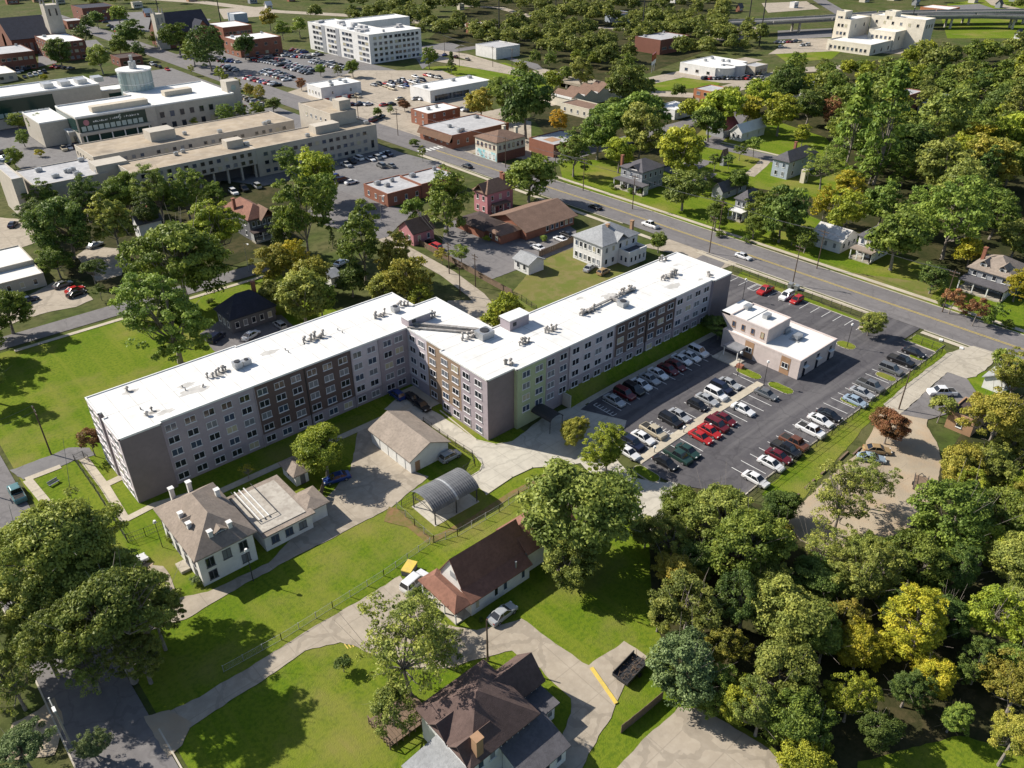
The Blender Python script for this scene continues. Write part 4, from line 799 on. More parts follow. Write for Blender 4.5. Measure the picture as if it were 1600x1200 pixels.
def win_cache(wd,ht,panes,frame):
    k=(round(wd,2),round(ht,2),panes,frame)
    if k not in WC:
        f,p=winmesh(wd,ht,panes); WC[k]=(f.mesh('window',frame),{q:p.mesh('pane',q) for q in ('pane_dark','pane_blind','pane_blue','pane_warm')})
    return WC[k]
class Bld:
    def __init__(s,name,label,cat,x0,x1,y0,y1,lm=None):
        s.x0,s.x1,s.y0,s.y1=x0,x1,y0,y1; s.cx,s.cy=(x0+x1)/2,(y0+y1)/2; s.z=T(s.cx,s.cy)
        s.o=empty(name,(s.cx,s.cy,s.z),0,label,cat); KEEP.append((x0,x1,y0,y1))
        if lm: LANDMARKS.append((lm,s.cx,s.cy,max(x1-x0,y1-y0)/2))
    def part(s,mb,name,mats,par=None):
        o=mb.build(name,mats,par or s.o)
        if par is None: o.location=(-s.cx,-s.cy,0)
        return o
    def box(s,x0,x1,y0,y1,z0,z1,mat,name='wall',par=None,top=None): return s.part(MB().box(x0,x1,y0,y1,z0,z1,0,None if top is None else 1),name,[mat,top] if top else mat,par)
    def flat(s,x0,x1,y0,y1,h,wall,roof='roof_white',z0=-.4,par=.35,trim=None):
        w=s.box(x0,x1,y0,y1,z0,h,wall); r=s.box(x0+.25,x1-.25,y0+.25,y1-.25,h,h+.05,roof,'roof')
        m=MB(); t=.25
        m.box(x0-.03,x1+.03,y0-.03,y0+t,h-.02,h+par); m.box(x0-.03,x1+.03,y1-t,y1+.03,h-.02,h+par); m.box(x0-.03,x0+t,y0+t,y1-t,h-.02,h+par); m.box(x1-t,x1+.03,y0+t,y1-t,h-.02,h+par)
        s.part(m,'parapet',trim or wall); return w
    def gable(s,x0,x1,y0,y1,h,rh,axis,wall,roof,z0=-.4,over=.45):
        w=s.box(x0,x1,y0,y1,z0,h,wall); m=MB(); m.gable(x0,x1,y0,y1,h,rh,axis,over); r=s.part(m,'roof',roof)
        g_=MB()
        if axis=='x':
            for x in (x0,x1): g_.add([(x-.01,y0,h),(x-.01,y1,h),(x-.01,(y0+y1)/2,h+rh),(x+.01,y0,h),(x+.01,y1,h),(x+.01,(y0+y1)/2,h+rh)],[(0,2,1),(3,4,5)])
        else:
            for y in (y0,y1): g_.add([(x0,y-.01,h),(x1,y-.01,h),((x0+x1)/2,y-.01,h+rh),(x0,y+.01,h),(x1,y+.01,h),((x0+x1)/2,y+.01,h+rh)],[(0,1,2),(3,5,4)])
        s.part(g_,'gable',wall); return r
    def hip(s,x0,x1,y0,y1,h,rh,wall,roof,z0=-.4,over=.5,flat=0):
        s.box(x0,x1,y0,y1,z0,h,wall); m=MB(); m.hip(x0,x1,y0,y1,h,rh,over,flat=flat); return s.part(m,'roof',roof)
    def wins(s,face,at,a0,a1,n,z,wd=1.1,ht=1.5,panes=1,frame='trim_white',skip=()):
        f,p=win_cache(wd,ht,panes,frame)
        for i in range(n):
            if i in skip: continue
            t=a0+(a1-a0)*((i+.5)/n)
            x,y,r=(t,at-.005,0) if face=='y' else (at-.005,t,-math.pi/2)
            window(s.o,x,y,z,r,f,p,(s.cx,s.cy,0))
    def chimney(s,x,y,h,z0=2,sz=.75,mat='w_brick',par=None):
        m=MB(); m.box(x-sz/2,x+sz/2,y-sz/2,y+sz/2,z0,h); m.box(x-sz/2-.1,x+sz/2+.1,y-sz/2-.1,y+sz/2+.1,h,h+.18); s.part(m,'chimney',mat)
    def porch(s,x0,x1,y0,y1,h,roof,posts=3,post='trim_white',drop=.35):
        m=MB(); m.box(x0,x1,y0,y1,h,h+.25); p=s.part(m,'porch_roof',roof); s.box(x0+.2,x1-.2,y0+.2,y1-.2,-.3,.45,'concrete','porch_floor')
        for i in range(posts):
            for (a,b) in ((x0+.35+(x1-x0-.7)*i/(posts-1),y0+.35),(x0+.35,y0+.35+(y1-y0-.7)*i/(posts-1))):
                m=MB(); m.box(a-.12,a+.12,b-.12,b+.12,.45,h); s.part(m,'porch_post',post)
    def units(s,n,h,seed=0):
        r=random.Random(seed)
        for i in range(n):
            x=r.uniform(s.x0+2,s.x1-2); y=r.uniform(s.y0+1.5,s.y1-1.5); m=MB(); a=r.uniform(.6,1.1); m.box(x-a,x+a,y-a*.7,y+a*.7,h+.2,h+1.2); m.cyl((x,y),a*.5,h+1.2,h+1.32,10); s.part(m,'rooftop_unit','galvanised')
def mkb(name,label,cat,pts,h,lm=None):
    return Bld(name,label,cat,*rect(pts,h),lm=lm)
# two-storey office in the parking lot
x0,x1,y0,y1=rect([(1253.5,565),(1306,530.5),(1130,515.5)],4.2); b=Bld('office_building','pale pink stucco office with stepped white roofs inside the parking lot','office building',x0,x1,y0,y1,lm='by the pale parking-lot office')
b.flat(x0,x1,y0,y1,4.2,'w_office'); ux0,ux1,uy0,uy1=rect([(1201.8,517),(1234.8,497.7),(1128,488)],7.3)
b.flat(ux0,ux1,uy0,uy1-2.2,7.3,'w_office',z0=4.0); b.box(ux0+.2,ux1-.2,(uy0+uy1)/2-.1,(uy0+uy1)/2+.1,7.3,7.5,'trim_white','roof_joint')
for sx in (ux0,ux1-.3):
    m=MB(); m.add([(a,y,z) for a in (sx,sx+.3) for y,z in ((uy1-2.2,4.2),(uy1-2.2,7.6),(uy1+.4,7.6))],[(0,1,2),(5,4,3),(0,3,4,1),(1,4,5,2),(2,5,3,0)]); b.part(m,'sloping_wall','w_office')
b.box(ux0,ux1,uy1-2.3,uy1+.3,7.28,7.6,'trim_white','overhang')
b.wins('x',ux0,uy0,uy1-2.2,4,5.2,.8,1.3,1,'w_tan')
for yy in (y0+3.2,y0+12.0):
    b.box(x0-.04,x0+.01,yy-1.1,yy+1.1,0,4.1,'w_tan','infill_panel'); b.wins('x',x0-.04,yy-1.0,yy+1.0,1,1.6,1.5,1.2,2,'trim_white')
for i in range(3):
    xx=x0+2.2+i*(x1-x0-4.4)/2; b.box(xx-.5,xx+.5,y0-.04,y0+.01,.1,3.6,'pane_dark','recess'); b.box(xx-.8,xx+.8,y0-.7,y0,2.5,2.7,'trim_white','window_hood')
m=MB(); m.box(x0-3.2,x0+.05,y1-6.5,y1-2.5,2.5,2.75); cn=b.part(m,'entrance_canopy','metal_roof')
for yy in (y1-6.2,y1-2.8): b.box(x0-3.0,x0-2.85,yy-.08,yy+.08,-.2,2.5,'trim_white','canopy_post')
b.box(x0-5.4,x0-1.5,y1-7.4,y1-1.6,.0,.35,'concrete_pale','entrance_step'); b.box(x0-5.2,x0-4.2,y1-9.0,y1-7.6,.0,.9,'w_brick','planter')
for i,(px,py) in enumerate([(1245,529),(1227,518)]):
    q=g(px,py,4.3); m=MB(); m.box(q.x-1,q.x+1,q.y-.7,q.y+.7,4.5,5.4); m.box(q.x-1.4,q.x+1.4,q.y-1.1,q.y+1.1,4.26,4.4); b.part(m,'rooftop_unit','galvanised')
for i,(px,py) in enumerate([(1168,482),(1198,496)]):
    q=g(px,py,7.4); m=MB(); m.box(q.x-.9,q.x+.9,q.y-.6,q.y+.6,7.4,8.3); b.part(m,'rooftop_unit','galvanised')
# garage, carport, shed
x0,x1,y0,y1=rect([(575,671),(641,721),(701,687.5)],3); b=Bld('garage_building','long garage with tan gable roof and white walls beside the curving drive','garage',x0,x1,y0,y1,lm='by the tan-roofed garage')
b.gable(x0+.4,x1-.4,y0+.3,y1-.3,3.0,1.9,'y','w_white','s_garage'); b.box((x0+x1)/2-3.2,(x0+x1)/2-2.2,y0+.24,y0+.31,0,2.1,'w_tan','door')
for i in range(4): b.box(x0+.33,x0+.41,y0+2+i*(y1-y0-5)/3,y0+4.2+i*(y1-y0-5)/3,0,2.4,'trim_white','garage_door')
p=[g(681,820),g(739,779),g(647,792)]; x0=min(q.x for q in p);x1=max(q.x for q in p);y0=min(q.y for q in p);y1=max(q.y for q in p)
b=Bld('carport','open carport with ribbed grey barrel-vault metal roof','carport',x0,x1,y0,y1,lm='by the barrel-roofed carport')
b.box(x0-.3,x1+.3,y0-.3,y1+.3,-.2,.06,'concrete_pale','slab')
r_=(y1-y0)/2+.4; ym=(y0+y1)/2; nrib=22
for i in range(nrib):
    xa=x0-.4+(x1-x0+.8)*i/nrib; xb=x0-.4+(x1-x0+.8)*(i+1)/nrib; m=MB(); prof=[(xa,0),(xa+(xb-xa)*.35,.0),(xa+(xb-xa)*.5,.09),(xa+(xb-xa)*.85,.09),(xb,0)]; K=10
    vs=[]
    for (xx,up) in prof:
        for k in range(K+1):
            a=math.pi*(.09+.82*k/K); vs.append((xx,ym-(r_+up)*math.cos(a),2.35+(r_*.62+up)*math.sin(a)))
    fs=[]
    for j in range(4):
        for k in range(K): fs.append((j*(K+1)+k,(j+1)*(K+1)+k,(j+1)*(K+1)+k+1,j*(K+1)+k+1))
    m.add(vs,fs); b.part(m,'roof_sheet','galvanised' if i==nrib//2 else 'carport_sheet')
for xx in (x0,(x0+x1)/2,x1):
    for yy in (y0,y1):
        m=MB(); m.box(xx-.08,xx+.08,yy-.08,yy+.08,-.1,2.9); b.part(m,'post','dark_metal')
for yy in (y0,y1): b.box(x0,x1,yy-.06,yy+.06,2.85,3.0,'dark_metal','beam')
for xx in (x0,x1):
    m=MB(); m.tube((xx,y0,2.2),(xx,ym,2.9),.05); m.tube((xx,y1,2.2),(xx,ym,2.9),.05); m.tube((xx,y0,2.3),(xx,y1,2.3),.05); b.part(m,'brace','dark_metal')
x0,x1,y0,y1=rect([(437,724),(459,746),(484,735)],2.3); b=Bld('garden_shed','small shed with taupe roof in shade beside the bright green tree','shed',x0,x1,y0,y1,lm='by the small taupe shed')
b.hip(x0+.3,x1-.3,y0+.3,y1-.3,2.3,.9,'w_white','s_taupe'); b.box(x0+1.2,x0+2.1,y0+.24,y0+.31,0,1.9,'w_darkgrey','door'); b.wins('x',x0+.3,y0+.4,y1-.4,1,.9,.8,.9)
# stucco house
x0,x1,y0,y1=rect([(239,796),(306,879),(400,829)],5.6); b=Bld('stucco_house','white stucco house with grey hipped roof, dormers and many white chimneys','house',x0,x1,y0,y1,lm='by the white stucco house')
b.hip(x0+.6,x1-.6,y0+.6,y1-.6,5.6,3.4,'w_white','s_taupe',over=.6)
b.wins('y',y0+.6,x0+1,x1-1,3,3.1,1.3,1.7,2,'w_darkgrey'); b.wins('y',y0+.6,x0+1,x1-1,3,.7,1.3,1.6,2,'w_darkgrey',skip=(1,)); b.wins('x',x0+.6,y0+1,y1-1,4,3.1,1.2,1.7,2,'w_darkgrey'); b.wins('x',x0+.6,y0+1,y1-1,4,.6,1.2,1.8,2,'w_darkgrey')
def dormer(bb,cx_,cy_,face,z):
    m=MB()
    if face=='y': m.box(cx_-.9,cx_+.9,cy_,cy_+1.8,z,z+1.2); wl_=(cx_,cy_,0)
    else: m.box(cx_,cx_+1.8,cy_-.9,cy_+.9,z,z+1.2); wl_=(cx_,cy_,-math.pi/2)
    d=bb.part(m,'dormer','w_white'); m=MB()
    if face=='y': m.gable(cx_-.9,cx_+.9,cy_,cy_+2.6,z+1.2,.6,'y',.15,.1)
    else: m.gable(cx_,cx_+2.6,cy_-.9,cy_+.9,z+1.2,.6,'x',.15,.1)
    bb.part(m,'dormer_roof','s_taupe',d); f,p=win_cache(1.2,.8,2,'w_darkgrey'); window(bb.o,wl_[0],wl_[1],z+.3,wl_[2],f,p,(bb.cx,bb.cy,0))
    for sgn in (-1,1):
        if face=='y': bb.chimney(cx_+sgn*1.5,cy_+.2,z+1.9,z-1.0,.6,'w_white')
        else: bb.chimney(cx_+.2,cy_+sgn*1.5,z+1.9,z-1.0,.6,'w_white')
dormer(b,(x0+x1)/2+.3,y0+1.9,'y',6.1); dormer(b,x0+1.9,(y0+y1)/2-.4,'x',6.1)
for px,py in ((270,775),(297,765),(341,777)):
    q=g(px,py,6.4); b.chimney(q.x,q.y,7.9,5,.65,'w_white')
for px,py in ((312,780),(324,796),(303,798)):
    q=g(px,py,7.4); m=MB(); m.cyl((q.x,q.y),.14,6.6,8.4,8); b.part(m,'roof_vent','galvanised')
ax0,ax1,ay0,ay1=rect([(368,775),(412,838),(478,793)],3.2); ax0=max(ax0,x1-.4)
b.box(ax0,ax1,ay0,ay1,-.4,3.1,'w_white','annex_wall'); b.box(ax0-.3,ax1+.5,ay0-.5,ay1+.5,3.1,3.3,'s_taupe','annex_eaves'); b.box(ax0-.1,ax1-.6,ay0+.6,ay1-.6,3.3,3.42,'annex_roof','annex_roof'); b.wins('y',ay0,ax0+.5,ax1-.5,3,1.0,1.3,1.4,2,'w_darkgrey')
b.hip(ax1-.2,ax1+3.2,ay0+1.0,ay0+5.5,2.9,.9,'w_white','s_taupe')
for k in range(3):
    m=MB(); m.box(ax0+1.0+k*.8,ax0+1.16+k*.8,ay0+3.2,ay1+.4,3.55,3.75); b.part(m,'roof_beam','trim_white')
m=MB(); m.tube((ax0+.6,ay0+3,3.9),(ax0+.6,ay1+.5,3.9),.06); m.tube((ax0+4,ay0+3,3.9),(ax0+4,ay1+.5,3.9),.06); m.tube((ax0+.6,ay0+3,3.9),(ax0+4,ay0+3,3.9),.06); b.part(m,'railing','dark_metal')
b.box(x0-.9,x0+.5,(y0+y1)/2-2.6,(y0+y1)/2-.2,-.2,.5,'concrete','entrance_step')
# church
q=g(737,962.6); cy0=q.y; cx0=q.x; q2=g(825,908); cx1=q2.x+.6
b=Bld('church','brown-roofed white church with hipped porch and low side aisle','church',cx0-4,cx1+6,cy0,cy0+13,lm='by the brown-roofed church')
rdg=g(696.7,880,7.6); ry=rdg.y; vy=ry-2.6
b.box(cx0,cx1,cy0,vy,-.3,2.9,'w_white','aisle_wall')
m=MB(); m.add([(cx0-.3,cy0-.4,2.75),(cx1+.3,cy0-.4,2.75),(cx1+.3,vy+.2,3.9),(cx0-.3,vy+.2,3.9),(cx0-.3,cy0-.4,2.95),(cx1+.3,cy0-.4,2.95),(cx1+.3,vy+.2,4.1),(cx0-.3,vy+.2,4.1)],[(4,5,6,7),(0,3,2,1),(0,1,5,4),(1,2,6,5),(3,0,4,7)]); b.part(m,'aisle_roof','s_redbrown')
b.gable(cx0,cx1+1.0,vy,2*ry-vy,3.9,3.9,'x','w_white','s_redbrown',over=.25)
b.wins('y',cy0,cx0+.2,cx1-.4,6,.9,.75,1.5,1,'trim_white',skip=(1,4)); b.box(cx0-.06,cx0,ry-1.2,ry+.2,4.6,5.6,'w_grey','louvre')
px0,px1,py0,py1=rect([(656.4,907),(711,958.8),(742,938)],2.7); 
m=MB(); m.hip(px0,cx0+.2,py0,py1,2.7,1.1,.2); pr=b.part(m,'porch_roof','s_redbrown'); b.box(px0+.2,cx0,py0+.2,py1-.2,-.3,.25,'concrete_pale','porch_floor')
for i in range(4): b.box(px0+.15,px0+.35,py0+.2+(py1-py0-.6)*i/3,py0+.4+(py1-py0-.6)*i/3,.25,2.7,'trim_white','porch_post')
rx0,rx1,ry0_,ry1_=rect([(823,848),(862,815),(808,813)],3.6); b.gable(cx1+.6,rx1+2,ry-3.4,ry+3.0,4.3,2.2,'x','w_white','s_redbrown')
q=g(806,886,3.4); m=MB(); m.cyl((q.x,q.y),.16,3.2,4.5,8); b.part(m,'roof_vent','galvanised')
# yellow box by the church
q=g(640,893); m=MB(); m.cbox((q.x,q.y,q.z),2.4,1.5,1.0,0,.5); m2=MB(); m2.cbox((q.x,q.y,q.z+1.0),2.5,1.6,.18,0,.5)
o=empty('storage_box',(q.x,q.y,q.z),0,'dark storage box with bright yellow lid beside the church','storage box')
for mm,n_,mt in ((m,'body','w_darkgrey'),(m2,'lid','paint_yellow')): k_=mm.build(n_,mt,o); k_.location=(-q.x,-q.y,-q.z)
# house at the bottom edge
x0,x1,y0,y1=rect([(842,1118),(758,1033),(648,1108)],5.4); b=Bld('brown_house','rambling white house with dark brown hipped roof at the bottom edge','house',x0,x1,y0,y1,lm='by the brown house at the bottom')
b.hip(x0+.5,x1-.5,y0+.5,y1-.5,5.4,3.6,'w_white','s_umber'); b.wins('y',y0+.5,x0+1,x1-1,5,3.4,.9,1.3)
q=g(825,1058,5.0); b.gable((x0+x1)/2+1.5,x1+4.0,y0+4.2,y1-1.8,4.3,2.4,'x','w_white','s_umber'); b.wins('y',y0+4.2,x1,x1+3.8,2,2.4,.9,1.2)
m=MB(); m.add([(x1-6,y0-4.2,2.9),(x1+1,y0-4.2,2.9),(x1+1,y0+.6,4.3),(x1-6,y0+.6,4.3),(x1-6,y0-4.2,3.05),(x1+1,y0-4.2,3.05),(x1+1,y0+.6,4.45),(x1-6,y0+.6,4.45)],[(4,5,6,7),(0,3,2,1),(0,1,5,4),(1,2,6,5),(2,3,7,6),(3,0,4,7)]); b.part(m,'lean_to_roof','s_grey'); b.box(x1-5.6,x1+.6,y0-3.8,y0+.4,-.3,3.0,'w_white','lean_to_wall'); b.wins('x',x1-5.6,y0-3.4,y0,1,1.2,1,1.2); b.wins('y',y0-3.8,x1-5.4,x1+.4,3,1.1,.9,1.2)
b.box(x1+.4,x1+3.6,y0+1.2,y0+4.7,-.3,2.8,'w_white','annex_wall'); b.box(x1+.2,x1+4.1,y0+.8,y0+4.7,2.8,3.0,'s_grey','annex_roof'); b.wins('y',y0+1.2,x1+.6,x1+3.4,2,1,.9,1.1)
m=MB(); m.add([(x0-4.6,y0-1,2.9),(x0+.6,y0-1,3.7),(x0+.6,y1-3.5,3.7),(x0-4.6,y1-3.5,2.9),(x0-4.6,y0-1,3.05),(x0+.6,y0-1,3.85),(x0+.6,y1-3.5,3.85),(x0-4.6,y1-3.5,3.05)],[(4,5,6,7),(0,3,2,1),(0,1,5,4),(1,2,6,5),(2,3,7,6),(3,0,4,7)]); b.part(m,'porch_roof','s_lightgrey')
b.box(x0-4.4,x0+.4,y0-.8,y1-3.7,-.3,.7,'w_white','porch_floor')
for i in range(6): yy=y0-.6+(y1-y0-3.4)*i/5; b.box(x0-4.35,x0-4.15,yy-.1,yy+.1,.7,2.95,'trim_white','porch_post')
for yc in (y0+2.2,y1-4.4):
    m=MB(); m.gable(x0+.2,x0+4.5,yc-1.5,yc+1.5,5.6,1.6,'x',.3,.14); d=b.part(m,'dormer_roof','s_umber'); b.box(x0+.4,x0+3,yc-1.4,yc+1.4,4.5,5.55,'w_white','dormer'); b.wins('x',x0+.4,yc-1,yc+1,1,4.7,1,.8)
q=g(746,1170,6.6); b.chimney(q.x,q.y,8.6,5,.95,'w_tan')
# deck by the house
q=g(628,1128); o=empty('timber_deck',(q.x,q.y,0),0,'pale timber deck with railings left of the bottom house','deck')
for i in range(14): m=MB(); m.box(-3.2+i*.46,-2.78+i*.46,-2.2,2.6,.55,.62); m.build('plank','fence_wood',o)
m=MB(); m.box(-3.2,3.2,-2.25,-2.15,1.45,1.55); m.box(-3.25,-3.15,-2.2,2.6,1.45,1.55)
for i in range(8): m.box(-3.2+i*.9,-3.1+i*.9,-2.25,-2.15,0,1.5); m.box(-3.25,-3.15,-2.2+i*.66,-2.1+i*.66,0,1.5)
m.build('railing','fence_wood',o)
# mansion and neighbours
def house(name,label,pts,h,rh,wall,roof,kind='hip',lm=None,floors=2,nx=4,ny=4,chim=None,porch=None,axis='x',frame='trim_white',winw=1.0,cat='house'):
    x0,x1,y0,y1=rect(pts,h); b=Bld(name,label,cat,x0,x1,y0,y1,lm=lm)
    if kind=='hip': b.hip(x0+.4,x1-.4,y0+.4,y1-.4,h,rh,wall,roof)
    elif kind=='flat': b.flat(x0,x1,y0,y1,h,wall,roof)
    else: b.gable(x0+.4,x1-.4,y0+.4,y1-.4,h,rh,axis,wall,roof)
    i_=0 if kind=='flat' else .4
    for f in range(floors):
        z=(.9 if floors>1 else max(.7,h*.32))+f*h/floors; ht=min(1.5,h/floors*.5)
        if nx: b.wins('y',y0+i_,x0+.8,x1-.8,nx,z,winw,ht,1,frame)
        if ny: b.wins('x',x0+i_,y0+.8,y1-.8,ny,z,winw,ht,1,frame)
    for (fx,fy) in chim or (): b.chimney(x0+(x1-x0)*fx,y0+(y1-y0)*fy,h+rh+.9,h,.8)
    if porch:
        side,dp,ph,pr=porch
        if side=='x': b.porch(x0-dp,x0+.4,y0,y1,ph,pr,4)
        elif side=='xy':
            b.porch(x0-dp,x0+.4,y0-dp,y1,ph,pr,5)
        else: b.porch(x0,x1,y0-dp,y0+.4,ph,pr,4)
    return b
b=house('mansion','large white two-storey house with pale grey hipped roof and sunroom',[(899.7,366),(938,385.6),(1000,365)],6.4,3.0,'w_white','s_lightgrey',lm='by the white mansion',nx=5,ny=6)
sx0,sx1,sy0,sy1=rect([(967,389),(983,399),(1003,385.6)],3.3); b.flat(sx0,sx1,sy0,min(sy1,b.y0+.4),3.3,'w_white','s_grey',par=.8); b.wins('y',sy0,sx0+.2,sx1-.2,4,1,.8,1.5); b.wins('x',sx0,sy0+.2,b.y0,2,1,.8,1.5)
for px,py in ((949,362),(987,356)): q=g(px,py,7.6); b.chimney(q.x,q.y,9.6,6,.8,'w_tan')
m=MB(); m.gable(b.x0+5.5,b.x0+10,b.y0,b.y0+6,6.4,1.8,'y',.3); b.part(m,'cross_gable','s_lightgrey')
house('white_garage','small white garage with pale grey gable roof on the dry yard',[(801,403),(824,414),(853,405)],3,1.3,'w_white','s_lightgrey','gable',axis='y',floors=1,nx=0,ny=2,cat='garage')
x0,x1,y0,y1=rect([(822,362),(896,334)],3.0); y1=y0+17; b=Bld('ranch_building','long low brown-roofed building with brick walls near the main street','building',x0,x1,y0,y1,lm='by the long brown-roofed building')
b.gable(x0+.5,x1-.5,y0+.5,y1-.5,3,2.8,'x','w_brick','s_brown',over=.9); b.wins('y',y0+.5,x0+8,x1-.8,6,.9,1.1,1.4)
b.hip(x0-7,x0+1,y0+3,y0+9,2.7,1.6,'w_brick','s_brown'); b.hip(x0-8,x0+1,y0+9.2,y1+5,2.6,1.4,'w_brick','s_dark'); b.wins('x',x0-7,y0+3.4,y0+8.6,2,.9,1,1.3)
b=house('pink_house','pink two-storey house with brown roof and brick chimneys',[(738,296),(761,305),(797,290)],6.6,3.0,'w_pink','s_brown',lm='by the pink house',nx=3,ny=2,chim=((.8,.4),(.9,.7)))
m=MB(); m.gable(b.x0,b.x0+5,b.y0+1,b.y1-1,6.6,2.6,'x',.4); b.part(m,'cross_gable','s_brown'); b.porch(b.x0+2,b.x0+8,b.y0-2.2,b.y0+.5,3.1,'s_brown',3)
b=house('pink_garage','small pink and white garage with dark gable roof by the alley',[(627,352),(645,366),(680,355)],3.8,2.6,'w_pink','s_dark','gable',axis='x',floors=1,nx=2,ny=2,cat='garage')
b=house('navy_roofed_house','grey house with large dark navy hipped roof behind the apartment',[(334,483),(360,499),(432,478)],3.6,4.0,'w_darkgrey','s_navy',lm='by the navy-roofed house',floors=1,nx=5,ny=3,chim=((.8,.7),))
b=house('grey_brown_house','grey two-storey house with brown roof and white porch rail',[(377.6,340.6),(428,334),(368,318)],6.2,3.0,'w_darkgrey','s_redbrown',lm='by the grey house with brown roof',nx=4,ny=3,chim=((.1,.6),),porch=('y',2.6,2.9,'s_dark'))
m=MB(); m.gable(b.x1-4.6,b.x1-.2,b.y0-1.5,b.y0+4,6.2,2.6,'y',.3); b.part(m,'cross_gable','s_brown')
b=house('hillside_house','grey two-storey house with wraparound porch above the main street',[(968,260),(1004.7,270.6),(1036.5,258.4)],6.6,2.6,'w_grey','s_grey',lm='by the grey porch house',nx=4,ny=3,chim=((.1,1.0),),porch=('xy',3.0,3.1,'s_grey'))
m=MB(); m.gable(b.x0,b.x0+4,b.y0+1.5,b.y0+6.5,6.6,1.7,'x',.3); b.part(m,'cross_gable','s_grey'); b.box(b.x0-.02,b.x0+.3,b.y0+1.8,b.y0+6.2,6.5,7.0,'w_white','gable')
house('blue_house','pale blue two-storey house with dark roof among trees at right',[(1206,248),(1236,254),(1268,236)],6.0,2.6,'w_blue','s_grey',lm='by the pale blue house',nx=3,ny=2,chim=((.7,.9),))
house('porch_house','grey house with white porch roof beyond the main street',[(1147,310),(1174,315),(1192,306)],5.8,2.6,'w_grey','s_grey',lm='by the white-porch house',nx=2,ny=2,porch=('x',2.8,2.9,'roof_white'))
house('low_dark_house','low house with dark grey gable roof half hidden by trees',[(1117,292),(1130,300),(1168,285)],2.8,2.2,'w_grey','s_grey','gable',floors=1,nx=2,ny=1)
house('tarp_house','low white house with patchy pale roof beside the main street',[(1282,357),(1307,377),(1344,366)],3.4,2.2,'w_white','roof_stain','gable',axis='y',lm='by the patchy-roofed house',floors=1,nx=3,ny=3)
house('brick_step_house','white two-storey house with grey roof and brick front steps',[(1344,366),(1374,378),(1398,366)],5.8,2.6,'w_white','s_grey',lm='by the white house with brick steps',nx=2,ny=3,porch=('x',3.0,2.9,'s_taupe'))
b=house('dormer_house','grey house with twin dormers and broad dark porch roof at right edge',[(1512,417),(1568,434),(1612,418)],5.0,3.0,'w_grey','s_taupe',lm='by the twin-dormer house',nx=3,ny=4,chim=((.5,.9),),porch=('x',4.0,2.9,'s_grey'))
for t in (.3,.72):
    yc=b.y0+(b.y1-b.y0)*t; b.box(b.x0+1.2,b.x0+3.4,yc-.8,yc+.8,5.4,6.6,'w_white','dormer'); m=MB(); m.gable(b.x0+1.0,b.x0+4.4,yc-.9,yc+.9,6.6,.8,'x',.2,.12); b.part(m,'dormer_roof','s_taupe'); b.wins('x',b.x0+1.2,yc-.7,yc+.7,1,5.7,.9,.8)
house('workshop','flat-roofed tan workshop hidden under yellow trees at right edge',[(1487,640),(1509,654),(1548,638)],3.4,0,'w_tan','s_dark','flat',lm='by the flat-roofed workshop',floors=1,nx=0,ny=1,cat='workshop')
house('small_shed','small pale shed with grey roof at right edge by the concrete drive',[(1547,578),(1562,598),(1592,586)],2.6,1.2,'w_white','s_lightgrey','gable',axis='x',floors=1,nx=1,ny=0,cat='shed')
house('hidden_cottage','white cottage gable almost hidden among the left trees',[(203,343),(214,351),(246,336)],5,2.4,'w_white','s_grey','gable',axis='x',floors=1,nx=1,ny=2,chim=((.7,.6),),lm='by the cottage hidden in trees')
house('back_shed','small shed with blue-grey roof in the shade of the trees',[(505,421),(516,436),(534,428)],2.8,.8,'w_white','metal_roof','gable',axis='x',floors=1,nx=1,ny=1,cat='shed')
house('corner_clinic','flat white-roofed building at the left edge by the small lot',[(-46,402),(2,420),(50,405)],4.2,0,'w_concrete','roof_white','flat',floors=1,nx=2,ny=0,lm='by the white-roofed left building',cat='building')
house('clinic_annex','lower white-roofed annex at the left edge in front of the clinic',[(-20,428),(10,441),(68,428)],3.2,0,'w_concrete','roof_white','flat',floors=1,nx=3,ny=0,cat='building')
# shops along the main street
b=house('flat_brick_shop','low brick shop with pale grey flat roof beside the hospital lot',[(568,288.5),(608,304),(659,288.5)],4,0,'w_brick','roof_grey','flat',floors=1,nx=3,ny=3,lm='by the low brick shop',cat='shop'); b.units(3,4,1)
b=house('rear_brick_shop','pale-roofed rear part of the low brick shop towards the main street',[(625,276),(660,289),(702,269)],4.4,0,'w_brick','roof_grey','flat',floors=1,nx=2,ny=0,cat='shop'); b.units(3,4.4,2)
b=house('white_roof_brick_shop','brick shop with bright white roof and outside stair',[(646.6,170),(668,179),(716,168)],5.5,0,'w_brick','roof_white','flat',floors=2,nx=3,ny=2,lm='by the white-roofed brick shop',cat='shop'); b.units(2,5.5,3)
b=house('mansard_shop','long brick shop with grey flat roof and brown mansard canopy',[(655.6,197),(709.6,209.8),(795,193)],5,0,'w_brick','roof_grey','flat',floors=1,nx=6,ny=5,lm='by the long brick shop',cat='shop'); b.units(5,5,4)
m=MB(); m.add([(b.x0-1.6,b.y0-.5,2.8),(b.x0-1.6,b.y1,2.8),(b.x0-.05,b.y1,5.2),(b.x0-.05,b.y0-.5,5.2)],[(0,3,2,1)]); m.add([(b.x0-1.6,b.y0-.5,2.8),(b.x0-.05,b.y0-.5,5.2),(b.x0-.05,b.y0-.5,2.8)],[(0,2,1),(0,1,2)]); b.part(m,'mansard_canopy','fascia_brown')
b=house('mural_building','old two-storey corner building with turquoise mural and rusty hipped roof',[(740,213),(776,222),(823,213)],7.2,2.4,'w_cream','s_brown',lm='by the mural building',nx=6,ny=5,frame='w_brick',cat='building')
